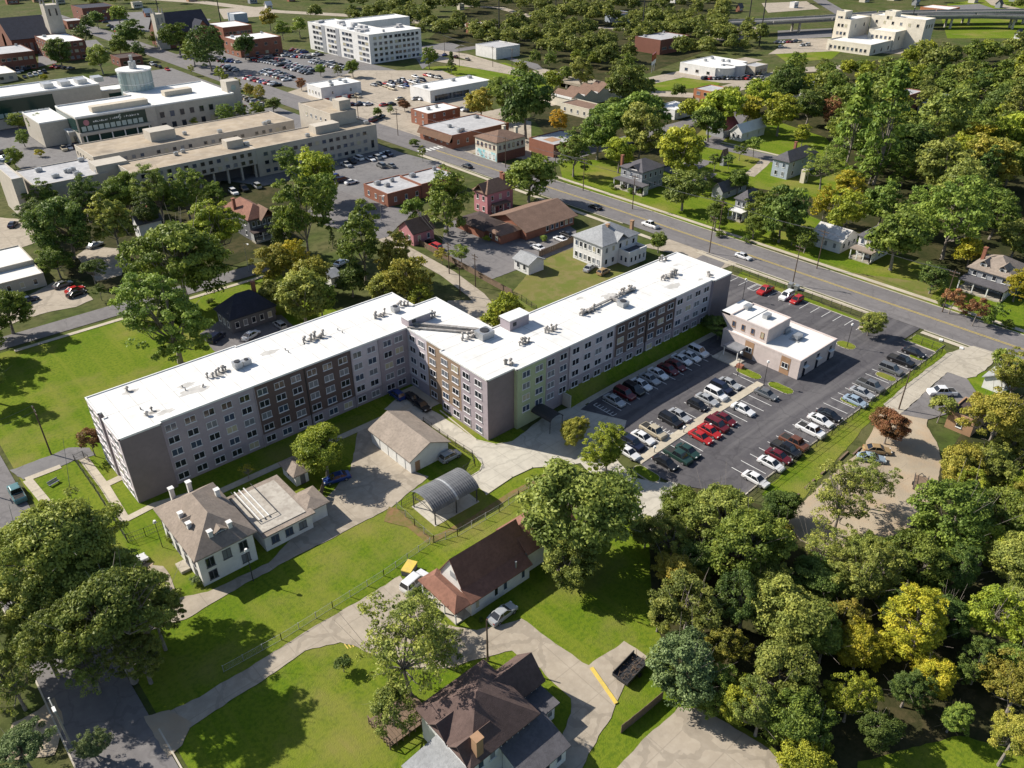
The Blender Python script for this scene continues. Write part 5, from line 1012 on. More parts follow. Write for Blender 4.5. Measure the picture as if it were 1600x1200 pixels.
b.box(b.x0+.34,b.x0+.39,b.y0+.6,b.y1-.6,.3,3.3,'mural','mural'); b.box(b.x0+.6,b.x1-.4,b.y0+.33,b.y0+.39,0,3.4,'w_brick_dark','brick_base')
for px,py in ((787,205),(806,207)): q=g(px,py,8.2); b.chimney(q.x,q.y,10.2,7,1.1,'w_cream')
b=house('low_brick_store','low brick store with dark parapet and pale flat roof behind the mural building',[(826.6,216.5),(866,227.8),(902,211)],4.5,0,'w_brick','roof_grey','flat',floors=1,nx=0,ny=0,lm='by the low brick store',cat='store'); b.box(b.x0+3,b.x0+8,b.y0+4,b.y0+9,4.5,4.6,'w_tan','roof_patch')
b=house('cream_store','cream store with brown roof among trees near the flyover',[(876,161),(925,170.6),(946,166)],4,0,'w_cream','s_brown','flat',floors=1,nx=2,ny=4,lm='by the cream store',cat='store')
x0,x1,y0,y1=rect([(868,147),(893,156),(950,134)],4); b=Bld('sawtooth_shed','row of brown pitched roofs with white ridges behind the cream store','warehouse',x0,x1,y0,y1)
for i in range(4): xa=x0+(x1-x0)*i/4; b.gable(xa+.05,xa+(x1-x0)/4-.05,y0,y1,4,2.4,'y','w_cream','s_brown',over=.02); b.box(xa-.25,xa+.25,y0-.1,y1+.1,4,4.9,'trim_white','fire_wall')
b=house('long_white_shop','long low shop with white roof and dark glazed front beside the green field',[(648,133),(672,143),(762,125)],5.2,0,'w_white','roof_white','flat',floors=1,nx=0,ny=0,lm='by the long white shop',cat='shop'); b.units(3,5.2,5); b.wins('y',b.y0,b.x0+3,b.x1-14,9,.4,3.2,2.6,2,'w_grey')
b=house('restaurant','small white flat-roofed restaurant with red-and-white fence',[(479,131.6),(505,135.5),(563.6,128.4)],5,0,'w_white','roof_white','flat',floors=1,nx=2,ny=4,lm='by the small white restaurant',cat='restaurant'); b.units(4,5,6)
for i in range(6): b.box(b.x0-6+i*3.4,b.x0-3.2+i*3.4,b.y0-6.1,b.y0-6,0,1.8,'lamp_red' if i%2 else 'trim_white','fence_panel')
# white hotel
HH=15.2; x0,x1,y0,y1=rect([(480.7,35),(580,52.8),(657.5,45.5)],HH); b=Bld('white_hotel','five-storey white slab building with rows of dark windows','hotel',x0,x1,y0,y1,lm='by the white five-storey block')
b.flat(x0,x0+19,y0,y1,HH,'w_white',par=.5); b.flat(x0+19.05,x1,y0,y0+19,HH,'w_white',par=.5); b.flat(x0+19.05,x0+60,y0+45,y0+62,HH,'w_white',par=.5)
for f in range(5):
    z=.9+f*2.95
    b.wins('y',y0,x0+2,x0+20,5,z,2.0,1.5,1,'w_grey'); b.wins('y',y0,x1-17,x1-1.5,5,z,2.0,1.5,1,'w_grey')
    for k in range(4): L_=(y1-y0)/4; b.wins('x',x0,y0+L_*k+1,y0+L_*k+L_-5,3,z,3.0,1.6,2,'w_grey')
for k in range(2): yy=y0+(y1-y0)*(.5+.24*k); b.box(x0-.15,x0+.0,yy-2,yy+2,0,HH+.1,'w_grey','stair_panel')
r=random.Random(4)
for i in range(24):
    t=r.random(); q=(x0+r.uniform(3,16),y0+r.uniform(3,y1-y0-3)) if t<.6 else (x0+r.uniform(20,x1-x0-3),y0+r.uniform(3,16)); a=r.uniform(.6,1.6); b.box(q[0]-a,q[0]+a,q[1]-a,q[1]+a,HH,HH+r.uniform(.8,1.8),'roof_grey','rooftop_unit')
m=MB(); m.box(x0+24,x0+31,y0-.06,y0,12.2,12.8); b.part(m,'sign_lettering','w_darkgrey')
# long beige hospital
x0,x1,y0,y1=75.5,167,265.0,279.5; b=Bld('hospital_block','long beige three-storey block with gravel roof and small square windows','hospital',x0,x1,y0,y1,lm='by the long beige block')
xm=x0+(x1-x0)*.46
b.flat(xm,x1,y0,y1,9.6,'w_hospital','roof_gravel'); b.flat(x0,xm-.05,y0,y1,9.6,'w_hospital','roof_gravel',z0=4.6)
for k in range(9): xx=x0+1+(xm-x0-2)*k/8; b.box(xx-.35,xx+.35,y0+.3,y0+1,-.3,4.6,'w_concrete','column')
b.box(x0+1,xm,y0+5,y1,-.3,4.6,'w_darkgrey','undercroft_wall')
for f in range(3): b.wins('y',y0,xm+2,x1-4,15,.9+f*2.95,1.7,1.4,1,'w_hospital')
for f in range(1,3): b.wins('y',y0,x0+2,xm-1,14,2.6+f*2.5,1.5,1.4,1,'w_hospital')
b.wins('y',y0,x1-3.6,x1-1,1,1.5,1.4,3,1,'w_hospital'); b.units(5,9.6,8); b.box(x1-24,x1-14,y0+3,y0+8,9.6,12.4,'w_hospital','penthouse'); b.box(x0+35,x0+41,y1-8,y1-4,9.6,12.2,'w_hospital','penthouse')
x0,x1,y0,y1=73,148,294,314; b=Bld('hospital_wing','rear beige wing with gravel roof parallel to the long block','hospital',x0,x1,y0,y1); b.flat(x0,x1,y0,y1,9,'w_hospital','roof_gravel'); b.wins('y',y0,x0+3,x1-3,24,6.4,1.4,1.3,1,'w_hospital',skip=(5,11,18)); b.wins('x',x0,y0+.6,y1-.6,6,6.2,1.2,1.5,1,'w_hospital'); b.units(4,9,9); b.box(x0+22,x0+31,y0+6,y0+13,9,12.4,'w_concrete','penthouse')
x0,x1,y0,y1=rect([(466,162),(511,176),(556,172)],14); b=Bld('hospital_tower','taller beige stair block at the right end of the long block','hospital',x0,x1,y0,y1); b.flat(x0,x1,y0,y1,14,'w_hospital','roof_gravel'); b.box(x0+6,x0+11,y0+3,y0+8,14,17.6,'w_hospital','penthouse'); b.wins('x',x0,y0+2,y1-4,5,10.6,1.2,1.3,1,'trim_white')
x0,x1,y0,y1=rect([(28,268),(54,293),(165,268)],9); b=Bld('hospital_plant','grey-roofed lower block with rooftop plant at far left','plant building',x0,x1,y0,y1,lm='by the grey-roofed plant block'); b.flat(x0,x1,y0,y1,9,'w_concrete','roof_grey'); b.box(x1-3,x1+7,y0+.5,y0+8,4,11.6,'w_concrete','penthouse'); b.units(9,9,10)
x0,x1,y0,y1=rect([(-2,258),(18,282),(32,276)],13); b=Bld('blank_tower','plain tan slab tower at the left edge','tower',x0,x1,y0,y1); b.flat(x0,x1,y0,y1,13,'w_hospital','roof_grey')
# glass civic building
x0,x1,y0,y1=rect([(87,170),(110,179),(241,165)],11); b=Bld('glass_building','white-roofed civic building with green glass fronts and a glass drum','civic building',x0,x1,y0,y1,lm='by the green glass building')
b.flat(x0,x1,y0,y1,11,'w_concrete',par=.6,trim='trim_white')
b.box(x0+.5,x1-4,y0-.12,y0+.0,5.6,10.6,'glass_green','curtain_wall'); b.box(x0-.12,x0,y0+.5,y1-.5,5.6,10.6,'glass_green','curtain_wall')
for i in range(11): xa=x0+1.2+i*(x1-x0-6.4)/11; b.box(xa,xa+(x1-x0-6.4)/11-.5,y0-.2,y0-.121,5.9,7.7,'glass_pale','pane')
b.box(x0+1,x1-3,y0-.08,y0-.0,.5,4.1,'glass_green','ground_glazing')
for i in range(6): xa=x0+2+i*(x1-x0-6)/5; b.box(xa-.2,xa+.2,y0-.9,y0-.5,-.3,4.6,'trim_white','column')
b.box(x0-.3,x1-3,y0-1.1,y0-.125,4.4,5.5,'w_concrete','canopy')
rr_=random.Random(3); m=MB()
for xa,n_,zz,sc in ((x0+6,8,9.0,.5),(x1-18,5,9.1,.55),(x1-12.6,8,9.1,.55)):
    for i in range(n_):
        q_=xa+i*.75; m.box(q_,q_+.14,y0-.16,y0-.125,zz-.5*sc,zz+rr_.choice((.5,.8))*sc)
        if rr_.random()<.7: m.box(q_+.14,q_+.5,y0-.16,y0-.126,zz+rr_.choice((-.5,0,.4))*sc,zz+rr_.choice((-.35,.12,.55))*sc+.12)
        if rr_.random()<.5: m.box(q_+.42,q_+.55,y0-.16,y0-.124,zz-.5*sc,zz+.4*sc)
b.part(m,'banner_lettering','trim_white'); m=MB(); m.tube((x0+3.4,y0-.13,9.0),(x0+3.4,y0-.18,9.0),1.1,1.1,14); b.part(m,'banner_emblem','w_pink')
m=MB(); [m.box(x1-14.6+dx,x1-14.1+dx,y0-.17,y0-.127,8.3+dz,8.9+dz) for dx,dz in ((0,0),(.3,.5),(-.1,1.0),(.25,1.4))]; b.part(m,'banner_emblem','glass_pale')
b.box(x0+8,x0+30,y0+5,y0+9,11,13.2,'w_beige','plant_screen')
lx0,lx1,ly0,ly1=rect([(39,179),(62,197),(100,190)],8.5); b.flat(lx0,x0-.1,ly0,ly1,8.5,'w_concrete',par=.5,trim='trim_white'); b.flat(lx0+8,x0+4,ly0-6,ly0-.05,5.0,'w_concrete',par=.4,trim='trim_white'); b.wins('y',ly0-6,lx0+9,x0+3,5,.6,2.2,2.8,1,'w_concrete')
rx0,rx1,ry0,ry1=rect([(241,165),(294,156.5),(326,131)],10.5); b.flat(x1+.05,rx1,ry0,ry0+34,10.5,'w_concrete',par=.5,trim='trim_white'); b.wins('y',ry0,x1+1,rx1-9,6,5.6,2.0,2.4,1,'w_concrete'); b.wins('y',ry0,x1+1,rx1-9,6,1.0,2.0,2.6,1,'w_concrete')
tx=rx1-1; b.box(tx,tx+6,ry0+4,ry0+10,-.4,15,'w_concrete','tower_block'); m=MB(); m.tube((tx+3,ry0+3.98,12.3),(tx+3,ry0+3.9,12.3),1.2,1.2,18); b.part(m,'round_emblem','glass_pale')
b.box(rx0+10,rx0+22,ry0+14,ry0+18,10.5,12.6,'w_beige','plant_screen')
gx0,gx1,gy0,gy1=rect([(-60,158),(155,131),(-60,140)],12); b.flat(gx0,gx1,gy0,gy0+22,12,'w_concrete',par=.6,trim='trim_white'); b.box(gx0+1,gx0+(gx1-gx0)*.62,gy0-.12,gy0,3.6,11,'glass_green','curtain_wall'); [b.box(gx0+2+i*2.6,gx0+4.1+i*2.6,gy0-.2,gy0-.121,4.0,5.8,'glass_pale','pane') for i in range(int((gx1-gx0)*.6/2.6)-1)]; b.flat(gx1+.05,gx1+24,gy0+4,gy0+16,8,'w_concrete',par=.4); b.box(gx1+4,gx1+20,gy0+3.9,gy0+4,1,7,'glass_green','curtain_wall')
for k in range(4): b.box(gx0+(gx1-gx0)*.6+k*7,gx0+(gx1-gx0)*.6+4+k*7,gy0+6,gy0+12,12,14,'galvanised','rooftop_unit')
q=g(213,128,13); cr=25*depth((q.x,q.y,15))/FPX
for k in range(26):
    a=2*math.pi*k/26; a2=2*math.pi*(k+.94)/26; m=MB()
    for z0_,z1_ in ((8.5,13.2),(13.4,18.4)): m.add([(q.x+cr*math.cos(a),q.y+cr*math.sin(a),z0_),(q.x+cr*math.cos(a2),q.y+cr*math.sin(a2),z0_),(q.x+cr*math.cos(a2),q.y+cr*math.sin(a2),z1_),(q.x+cr*math.cos(a),q.y+cr*math.sin(a),z1_)],[(0,1,2,3)])
    b.part(m,'drum_pane','glass_pale')
m=MB(); m.cyl((q.x,q.y),cr*.97,8,18.4,32); b.part(m,'drum_core','w_concrete'); m=MB(); m.cyl((q.x,q.y),cr*1.05,18.4,19,32); b.part(m,'drum_roof','roof_white'); m=MB(); m.cyl((q.x,q.y),1.6,19,22,12); m.cyl((q.x,q.y),.7,22,24.5,10); b.part(m,'drum_vent','galvanised'); m=MB(); m.cyl((q.x,q.y),cr*1.0,13.2,13.4,32); b.part(m,'drum_band','trim_white')
# ------------------------------------------------------------------ churches and far buildings
def bigchurch(name,label,pts,h,rh,tower,lm,seed):
    x0,x1,y0,y1=rect(pts,h); b=Bld(name,label,'church',x0,x1,y0,y1,lm=lm); b.gable(x0,x1,y0,y1,h,rh,'x','w_brick_dark','s_navy'); b.wins('y',y0,x0+3,x1-3,6,2,1.6,4.5,1,'w_concrete')
    m=MB(); n=10; ym=(y0+y1)/2; pts=[(ym-2.6,2.5),(ym+2.6,2.5)]+[(ym+2.6*math.cos(math.pi*i/n),7.5+2.6*math.sin(math.pi*i/n)*1.3) for i in range(n+1)]
    m.add([(x0-.1,a,z) for a,z in pts],[tuple(range(len(pts)-1,-1,-1))]); m.add([(x0-.1,a,z) for a,z in pts],[tuple(range(len(pts)))]); b.part(m,'arched_window','glass_pale')
    tx,ty,tw,th=tower; b.box(tx-tw,tx+tw,ty-tw,ty+tw,-.4,th,'w_concrete','bell_tower')
    for sx in (-1,1):
        for sy in (-1,1):
            m=MB(); m.cyl((tx+sx*(tw-.5),ty+sy*(tw-.5)),.7,th,th+3.4,6,r1=.08); b.part(m,'pinnacle','w_concrete')
    b.wins('y',ty-tw,tx-tw+.4,tx+tw-.4,2,th-6,1.1,4,1,'w_concrete'); return b
a=rect([(22,62),(64,48),(-6,52)],9); bigchurch('stone_tower_church','brick church with navy roof and pale stone tower at top left',[(22,62),(64,48),(-6,52)],9,10,(a[1]+3,a[2]+3,4.2,26),'by the stone-tower church',1)
a=rect([(256,52),(330,44),(244,44)],9); b=bigchurch('navy_roof_church','brick church with steep navy roof and pale front beyond the trees',[(256,52),(330,44),(244,44)],9,10,(a[0]-1,a[2]+2,3.0,20),'by the navy-roofed church',2)
b.gable(a[1]-13,a[1]-3,a[2]-7,a[2]+4,9,6,'y','w_brick','s_navy'); b.wins('y',a[2]-7,a[1]-12,a[1]-4,3,2,1.6,5,1,'w_concrete')
def fb(name,label,pts,h,wall,roof,fl,nx,ny,lm=None,cat='building',u=0,wd=2.0): 
    b=house(name,label,pts,h,0,wall,roof,'flat',lm=lm,floors=fl,nx=nx,ny=ny,cat=cat,winw=wd,frame='w_concrete')
    if u: b.units(u,h,u)
    return b
fb('brick_school','three-storey brick school with white roof by the dark trees',[(54,57),(78,66),(132,63)],10,'w_brick_dark','roof_white',3,5,6,'by the brick school','school',1)
fb('brick_office','grey-roofed brick office at the left edge below the stone-tower church',[(-24,77),(4,85),(53,80)],9,'w_brick_dark','roof_grey',2,6,3,None,'office building',2)
fb('pale_roof_garage','pale flat-roofed garage at the left edge near the brick office',[(-30,106),(6,116),(24,112)],4,'w_beige','roof_white',1,2,0,None,'garage')
fb('brick_hut','low dark-roofed brick hut beside the road at upper left',[(176,86),(186,92),(222,88)],4.5,'w_brick_dark','s_dark',1,3,2,None,'hut')
fb('brick_parish_hall','brick parish hall joined to the right of the navy-roofed church',[(326,37),(348,44),(392,39)],10,'w_brick','roof_white',2,7,3,None,'hall')
fb('brick_annex','two-storey brick annex with white roof beside the big car lot',[(348,58),(390,63),(430,55)],9,'w_brick','roof_white',2,4,3,'by the brick annex','building',2)
fb('blue_warehouse','small blue warehouse far behind the parish hall',[(362,20),(365,23),(386,21)],6,'w_blue','roof_white',1,0,0,None,'warehouse')
fb('brick_row','low brick row behind the stone-tower church',[(100,30),(104,34),(128,31)],5,'w_brick','roof_grey',1,3,0)
fb('far_church','dark-roofed building with white front at the top edge',[(118,8),(128,14),(175,8)],9,'w_brick_dark','s_navy',2,4,1)
fb('flyover_brick_shed','small brick shed beyond the trees near the flyover road',[(735,36),(740,39),(760,36)],6,'w_brick','roof_white',1,2,0,None,'shed')
fb('tin_warehouse','pale metal warehouse beside the poles right of the hotel',[(768,66),(775,76),(800,68)],6,'w_white','roof_grey',1,0,0,None,'warehouse')
fb('long_brick_warehouse','long dark brick warehouse with white doors in the far woods',[(1007,55),(1009,60),(1077,56)],8,'w_brick_dark','roof_grey',1,4,0,'by the far brick warehouse','warehouse',2,4.0)
fb('blue_roof_house','far house with blue-white walls among the top trees',[(962,18),(966,23),(990,20)],6,'w_blue','s_dark',1,2,0,None,'house')
b=fb('curved_clinic','low white clinic with rounded bays and white roof',[(1078,95),(1108,106),(1168,97)],5,'w_white','roof_white',1,6,3,'by the low white clinic','clinic',6)
for t in (.1,.45): m=MB(); m.cyl((b.x0+(b.x1-b.x0)*t+4,b.y0),6,-.3,5.3,20); b.part(m,'rounded_bay','w_white'); m=MB(); m.cyl((b.x0+(b.x1-b.x0)*t+4,b.y0),6.2,5.3,5.5,20); b.part(m,'bay_roof','roof_white')
fb('clinic_portico','grey-roofed portico at the right end of the low white clinic',[(1166,101),(1172,104),(1200,101)],4.5,'w_beige','roof_grey',1,3,0,None,'portico')
fb('orange_brick_shop','orange brick shop with pale roof beyond the trees',[(1093,137),(1099,142),(1137,138)],6,'w_orange','roof_grey',2,3,2,'by the orange brick shop','shop')
fb('white_cottage','white low building in a gap of the upper trees',[(1033,164),(1055,173),(1082,165)],4,'w_white','roof_white',1,2,2,None,'building')
fb('grey_roof_store','grey-roofed store half covered by trees at upper right',[(1248,129),(1262,141),(1290,124)],4.5,'w_white','roof_grey',1,2,1,None,'store',1)
fb('hidden_roof','pale flat roof in the dense woods left of the red brick block',[(1330,135),(1342,141),(1358,134)],4,'w_white','roof_grey',1,1,1)
fb('red_brick_block','two-storey red brick block showing in the dense woods at right',[(1392,147),(1412,152),(1443,143)],9,'w_brick','roof_grey',2,5,2,'by the red brick block in the woods','building',1,1.4)
house('woodland_house','grey-roofed house beside the red brick block in the woods',[(1434,160),(1462,164),(1484,152)],5,2,'w_white','s_lightgrey',floors=1,nx=2,ny=3)
house('maroon_roof_house','house with steep maroon roof beyond the back street',[(1117,192),(1132,203),(1153,195)],3.6,4,'w_grey','s_maroon','gable',axis='x',lm='by the maroon-roofed house',floors=1,nx=2,ny=1)
house('white_roof_house','white-roofed house right of the maroon-roofed house',[(1144,202),(1160,208),(1186,194)],3.6,2.6,'w_white','roof_white','gable',axis='x',floors=1,nx=2,ny=2)
fb('red_diner','red and white commercial building at the top right edge',[(1450,9),(1456,13),(1500,12)],6,'w_orange','roof_white',1,3,0,None,'shop')
# scattered far buildings near the top edge
r=random.Random(77)
FB=[(20,6,14),(60,3,12),(95,5,10),(215,12,12),(232,26,9),(150,14,9),(300,2,12),(395,5,10),(420,14,8),(455,2,9),(505,-4,12),(700,2,10),(720,15,8),(900,8,9),(1055,4,12),(1130,2,9),(1155,18,8),(1350,3,12),(1395,0,14),(1430,8,9),(1520,4,12),(1560,12,9),(1585,2,14),(1240,12,10),(1010,22,8),(860,44,7),(1573,184,12),(1590,60,10),(1490,238,9),(1255,285,9),(1130,258,8)]
CN_=['white','tan','brick','grey','cream','pale']
for i,(px,py,w_) in enumerate(FB):
    q=g(px,py); s_=w_*depth(q)/FPX; k=r.randrange(6); wm=['w_white','w_tan','w_brick','w_grey','w_cream','w_concrete'][k]; rf_,rn=r.choice([('roof_white','white'),('roof_grey','grey'),('s_brown','brown'),('s_grey','dark grey'),('s_lightgrey','light grey')])
    b=Bld('far_building',f"small {CN_[k]} building with {rn} roof, {ORD[i%12]} of the {['left','centre','right'][i//12]} far group",'building',q.x-s_*.6,q.x+s_*.6,q.y-s_*.4,q.y+s_*.4)
    b.o['group']='scattered far buildings'
    if r.random()<.5: b.flat(b.x0,b.x1,b.y0,b.y1,4.2,wm,rf_)
    else: b.gable(b.x0,b.x1,b.y0,b.y1,3.4,2.4,'x',wm,rf_)
    b.wins('y',b.y0,b.x0+1,b.x1-1,4,1.1,1.4,1.4)
# large beige stepped block
x0,x1,y0,y1=rect([(1340,36),(1444,32),(1461,30)],24); 
cx_=g(1350,74).x; base=rect([(1296,79),(1372,80),(1395,70)],0)
b=Bld('beige_block','big stepped beige courthouse-like block with white roofs at top right','government building',base[0],base[1]+70,base[2],base[3]+10,lm='by the big beige block')
X0,Y0=base[0],base[2]
def blk(pts,h,n,fl):
    a=rect(pts,h); b.flat(a[0],a[1],a[2],a[3],h,'w_court',par=.7)
    for f in range(fl): b.wins('x',a[0],a[2]+1.5,a[3]-1.5,n,h-4-f*4.5,1.6,1.9,1,'w_court')
    b.wins('y',a[2],a[0]+1.5,a[1]-1.5,max(2,n//2),h-4.5,1.6,2.2,1,'w_court')
blk([(1293,63),(1383,67),(1396,60)],5.4,9,1); blk([(1358,47),(1404,51),(1418,46)],10,5,1); blk([(1306,30),(1334,32),(1352,26)],15.4,3,2); blk([(1372,33),(1425,39),(1436,37)],13.6,4,1); blk([(1362,24),(1446,32),(1462,30)],16.6,6,1)
blk([(1310,18),(1322,20),(1330,18)],19.5,2,1); blk([(1385,18),(1400,20),(1406,18)],19.5,2,1)
# elevated freeway at upper right
FW_=empty('elevated_freeway',(0,0,0),0,'elevated concrete freeway on piers across the top right','flyover')
def deck(pts,h,wd):
    q=[g(a,b_,h) for a,b_ in pts]
    for i in range(len(q)-1):
        a,c=Vector(q[i][:2]),Vector(q[i+1][:2]); d=(c-a).normalized(); n_=Vector((-d.y,d.x))*wd/2; z=TZ+h
        m=MB(); P=[a-n_,c-n_,c+n_,a+n_]; m.add([(p.x,p.y,z-1.4) for p in P]+[(p.x,p.y,z) for p in P],[(4,5,6,7),(0,1,5,4),(2,3,7,6),(3,2,1,0),(1,2,6,5),(3,0,4,7)]); m.build('deck','asphalt_lot',FW_)
        for s_ in (-1,1):
            m=MB(); e=n_*s_; f=n_*s_*.96; P=[a+f,c+f,c+e,a+e]; m.add([(p.x,p.y,z) for p in P]+[(p.x,p.y,z+1) for p in P],[(4,5,6,7),(0,1,5,4),(2,3,7,6),(1,2,6,5),(3,0,4,7)]); m.build('barrier','concrete_pale',FW_)
        L_=(c-a).length; k=max(1,int(L_/32))
        for j in range(k):
            p=a+(c-a)*((j+.5)/k)
            for s_ in (-.6,.6): r_=p+n_*s_; m=MB(); m.cyl((r_.x,r_.y),.9,T(p.x)-.3,z-1.4,8); m.build('pier','concrete_pale',FW_)
deck([(1120,36),(1200,33),(1290,28),(1380,21),(1470,19),(1640,17)],8,13); deck([(1440,25),(1530,24),(1640,27)],8,11)
BR=empty('road_bridge',(0,0,0),0,'low concrete road bridge with dark openings above the green field','bridge')
q=[g(a,c,3.5) for a,c in ((835,110),(880,120),(930,131))]
for i in range(2):
    a,c=Vector(q[i][:2]),Vector(q[i+1][:2]); d=(c-a).normalized(); n_=Vector((-d.y,d.x))*7; m=MB(); P=[a-n_,c-n_,c+n_,a+n_]; m.add([(p.x,p.y,TZ+2.4) for p in P]+[(p.x,p.y,TZ+3.5) for p in P],[(4,5,6,7),(0,1,5,4),(2,3,7,6),(3,2,1,0),(1,2,6,5),(3,0,4,7)]); m.build('deck','concrete_old',BR)
    for j in range(4):
        p=a+(c-a)*((j+.5)/4)
        for s_ in (-.8,.8): r_=p+n_*s_; m=MB(); m.cyl((r_.x,r_.y),.6,TZ-.3,TZ+2.4,8); m.build('pier','concrete_pale',BR)
# ------------------------------------------------------------------ fences
def fence(name,label,pts,h,kind='iron',px=True,group=None):
    q=[Vector(g(*p)[:2]) if px else Vector(p) for p in pts]; o=empty(name,(q[0].x,q[0].y,T(q[0].x)),0,label,'fence',group); ox,oy,oz=q[0].x,q[0].y,T(q[0].x)
    mats={'iron':'dark_metal','link':'galvanised','wood':'fence_wood'}[kind]
    if kind!='wood':
        pk=MB(); rl=MB()
        for a,c in zip(q,q[1:]):
            L_=(c-a).length; n=max(1,round(L_/2.6))
            for i in range(n+1):
                p=a+(c-a)*i/n; z=T(p.x)-oz; m=MB(); m.box(p.x-ox-.045,p.x-ox+.045,p.y-oy-.045,p.y-oy+.045,z-.1,z+h+.08); m.build('post',mats,o)
                if i<n:
                    p2=a+(c-a)*(i+1)/n; z2=T(p2.x)-oz
                    for zz in ((.15,h*.5,h) if kind=='iron' else (.06,h)): rl.tube((p.x-ox,p.y-oy,z+zz),(p2.x-ox,p2.y-oy,z2+zz),.028 if kind=='iron' else .017,.028 if kind=='iron' else .017,4)
                    k=8 if kind=='iron' else 14
                    for j in range(1,k):
                        t=j/k; w_=p+(p2-p)*t; zw=z+(z2-z)*t
                        if kind=='iron': pk.tube((w_.x-ox,w_.y-oy,zw+.05),(w_.x-ox,w_.y-oy,zw+h),.014,.014,3,caps=False)
                        else:
                            for s_ in (-1,1):
                                w2=p+(p2-p)*max(0,min(1,t+s_*.3)); pk.tube((w_.x-ox,w_.y-oy,zw+.05),(w2.x-ox,w2.y-oy,zw+h),.005,.005,3,caps=False)
        rl.build('rail',mats,o); tag(pk.build('pickets' if kind=='iron' else 'wire_mesh',mats,o),kind='stuff')
    else:
        for a,c in zip(q,q[1:]):
            L_=(c-a).length; n=max(1,round(L_/.9)); d=(c-a)/L_; rz=math.atan2(d.y,d.x); me=MB().cbox((0,0,0),.86,.05,h).mesh('board','fence_wood')
            for i in range(n):
                p=a+(c-a)*((i+.5)/n); place('board',me,o,(p.x-ox,p.y-oy,T(p.x)-oz+rng.uniform(-.04,.03)),rz)
            for zz in (.3,h-.35):
                mid=(a+c)/2; m=MB(); m.cbox((mid.x-ox-d.y*.06,mid.y-oy+d.x*.06,zz),L_,.06,.09,0,rz); m.build('rail','fence_wood',o)
fence('lot_fence','black metal fence along the lower edge of the parking lot',[(98,50.7),(125,50.7),(150,50.7),(171.4,50.7),(171.4,57.6)],1.7,'iron',False)
fence('verge_fence','black metal fence on the verge between parking lot and main street',[(173.9,107),(173.9,68.4)],1.7,'iron',False)
fence('lawn_fence','black metal fence beside the footpath left of the apartment block',[(118,722),(150,768),(200,848),(228,838),(256,826)],1.7)
fence('path_gate','short black metal gate across the footpath by the left end wall',[(118,722),(132,716),(140,722)],1.6)
fence('courtyard_fence','black metal fence along the drive beside the tan-roofed garage',[(662,662),(700,690),(738,714),(742,728),(690,760),(628,792)],1.5)
fence('carport_fence','chain-link fence around the carport plot',[(620,795),(648,822),(678,848),(715,838),(780,800),(810,778),(858,746)],1.5,'link')
fence('field_fence','thin wire fence along the lawn above the church drive',[(672,850),(600,900),(520,950),(440,1000),(350,1050)],1.2,'link')
fence('shed_fence','dark wooden board fence beside the driveway behind the shed',[(474,826),(488,805),(502,780),(507,762)],1.9,'wood')
fence('alley_fence','weathered wooden board fence along the alley by the pink garage',[(648,378),(672,392),(720,418),(770,446),(800,462)],1.7,'wood')
fence('mansion_fence','brown wooden board fence between the dry yard and the lane',[(842,402),(870,390),(898,378)],1.8,'wood')
fence('yard_fence','black metal fence at the lower side of the dry yard',[(800,462),(815,470),(838,486)],1.5)
fence('bottom_fence','dark wooden board fence with white posts by the lower side lot',[(970,1146),(1000,1122),(1035,1092)],1.6,'wood')
# ------------------------------------------------------------------ poles, lamps, wires
POLES={}
def pole(key,px,py,h,label,kind='utility',r=.15,arm=True):
    p=g(px,py); o=empty('utility_pole' if kind=='utility' else 'street_lamp' if kind=='lamp' else 'lamp_post',(p.x,p.y,p.z),0,label,'utility pole' if kind=='utility' else 'street lamp')
    mt='pole_wood' if kind=='utility' else 'galvanised' if kind=='lamp' else 'dark_metal'
    m=MB(); m.tube((0,0,-.3),(0,0,h),r,r*.65,8); m.build('pole',mt,o)
    if kind=='utility' and arm:
        m=MB(); m.box(-.08,.08,-1.2,1.2,h-.7,h-.56); m.box(-.07,.07,-.9,.9,h-1.5,h-1.38); m.build('crossarm','pole_wood',o)
        for yy in (-1.1,-.5,.5,1.1): m=MB(); m.cyl((0,yy),.06,h-.56,h-.36,6); m.build('insulator','galvanised',o)
    if kind=='lamp': m=MB(); m.tube((0,0,h-.2),(0,-2.2,h+.5),.06,.05,6); m.build('arm',mt,o); m=MB(); m.box(-.16,.16,-2.9,-2.1,h+.42,h+.58); m.build('lamp_head','trim_white',o)
    if kind=='post': m=MB(); m.cyl((0,0),.16,h,h+.12,10); m.cyl((0,0),.28,h+.12,h+.5,10,r1=.2); m.build('lamp_head','trim_white',o)
    POLES[key]=(o,p,h); return o
def wire(a,b,n=2,sag=.8,dz=.5):
    oa,pa,ha=POLES[a]; ob,pb,hb=POLES[b]
    for k in range(n):
        off=Vector((0,(-1.1,1.1,-.5,.5)[k],-dz+.15)); A=Vector((pa.x,pa.y,pa.z+ha))+off; B=Vector((pb.x,pb.y,pb.z+hb))+off; m=MB(); prev=None
        for i in range(11):
            t=i/10; q=A.lerp(B,t)+Vector((0,0,-4*sag*t*(1-t)))-Vector((pa.x,pa.y,pa.z))
            if prev: m.tube(prev,q,.028,.028,3,caps=False)
            prev=q
        m.build('wire','wire',oa)
pole('L1',80,710,10.5,'wooden utility pole on the left lawn by the path'); pole('L0',-60,760,10.5,'wooden utility pole just past the left edge of the lawn'); wire('L1','L0')
pole('R1',112,1165,9,'grey street pole beside the road at bottom left','lamp'); pole('H1',254,855,5,'slim lamp post on the lawn behind the stucco house','post',.06); pole('H2',396,908,6,'dark lamp post beside the stucco house driveway','post',.08)
pole('C1',762,1033,8,'wooden pole standing between the church and the bottom house',arm=False); pole('D1',1404,640,9,'leaning wooden pole at the corner of the concrete drive',arm=False)
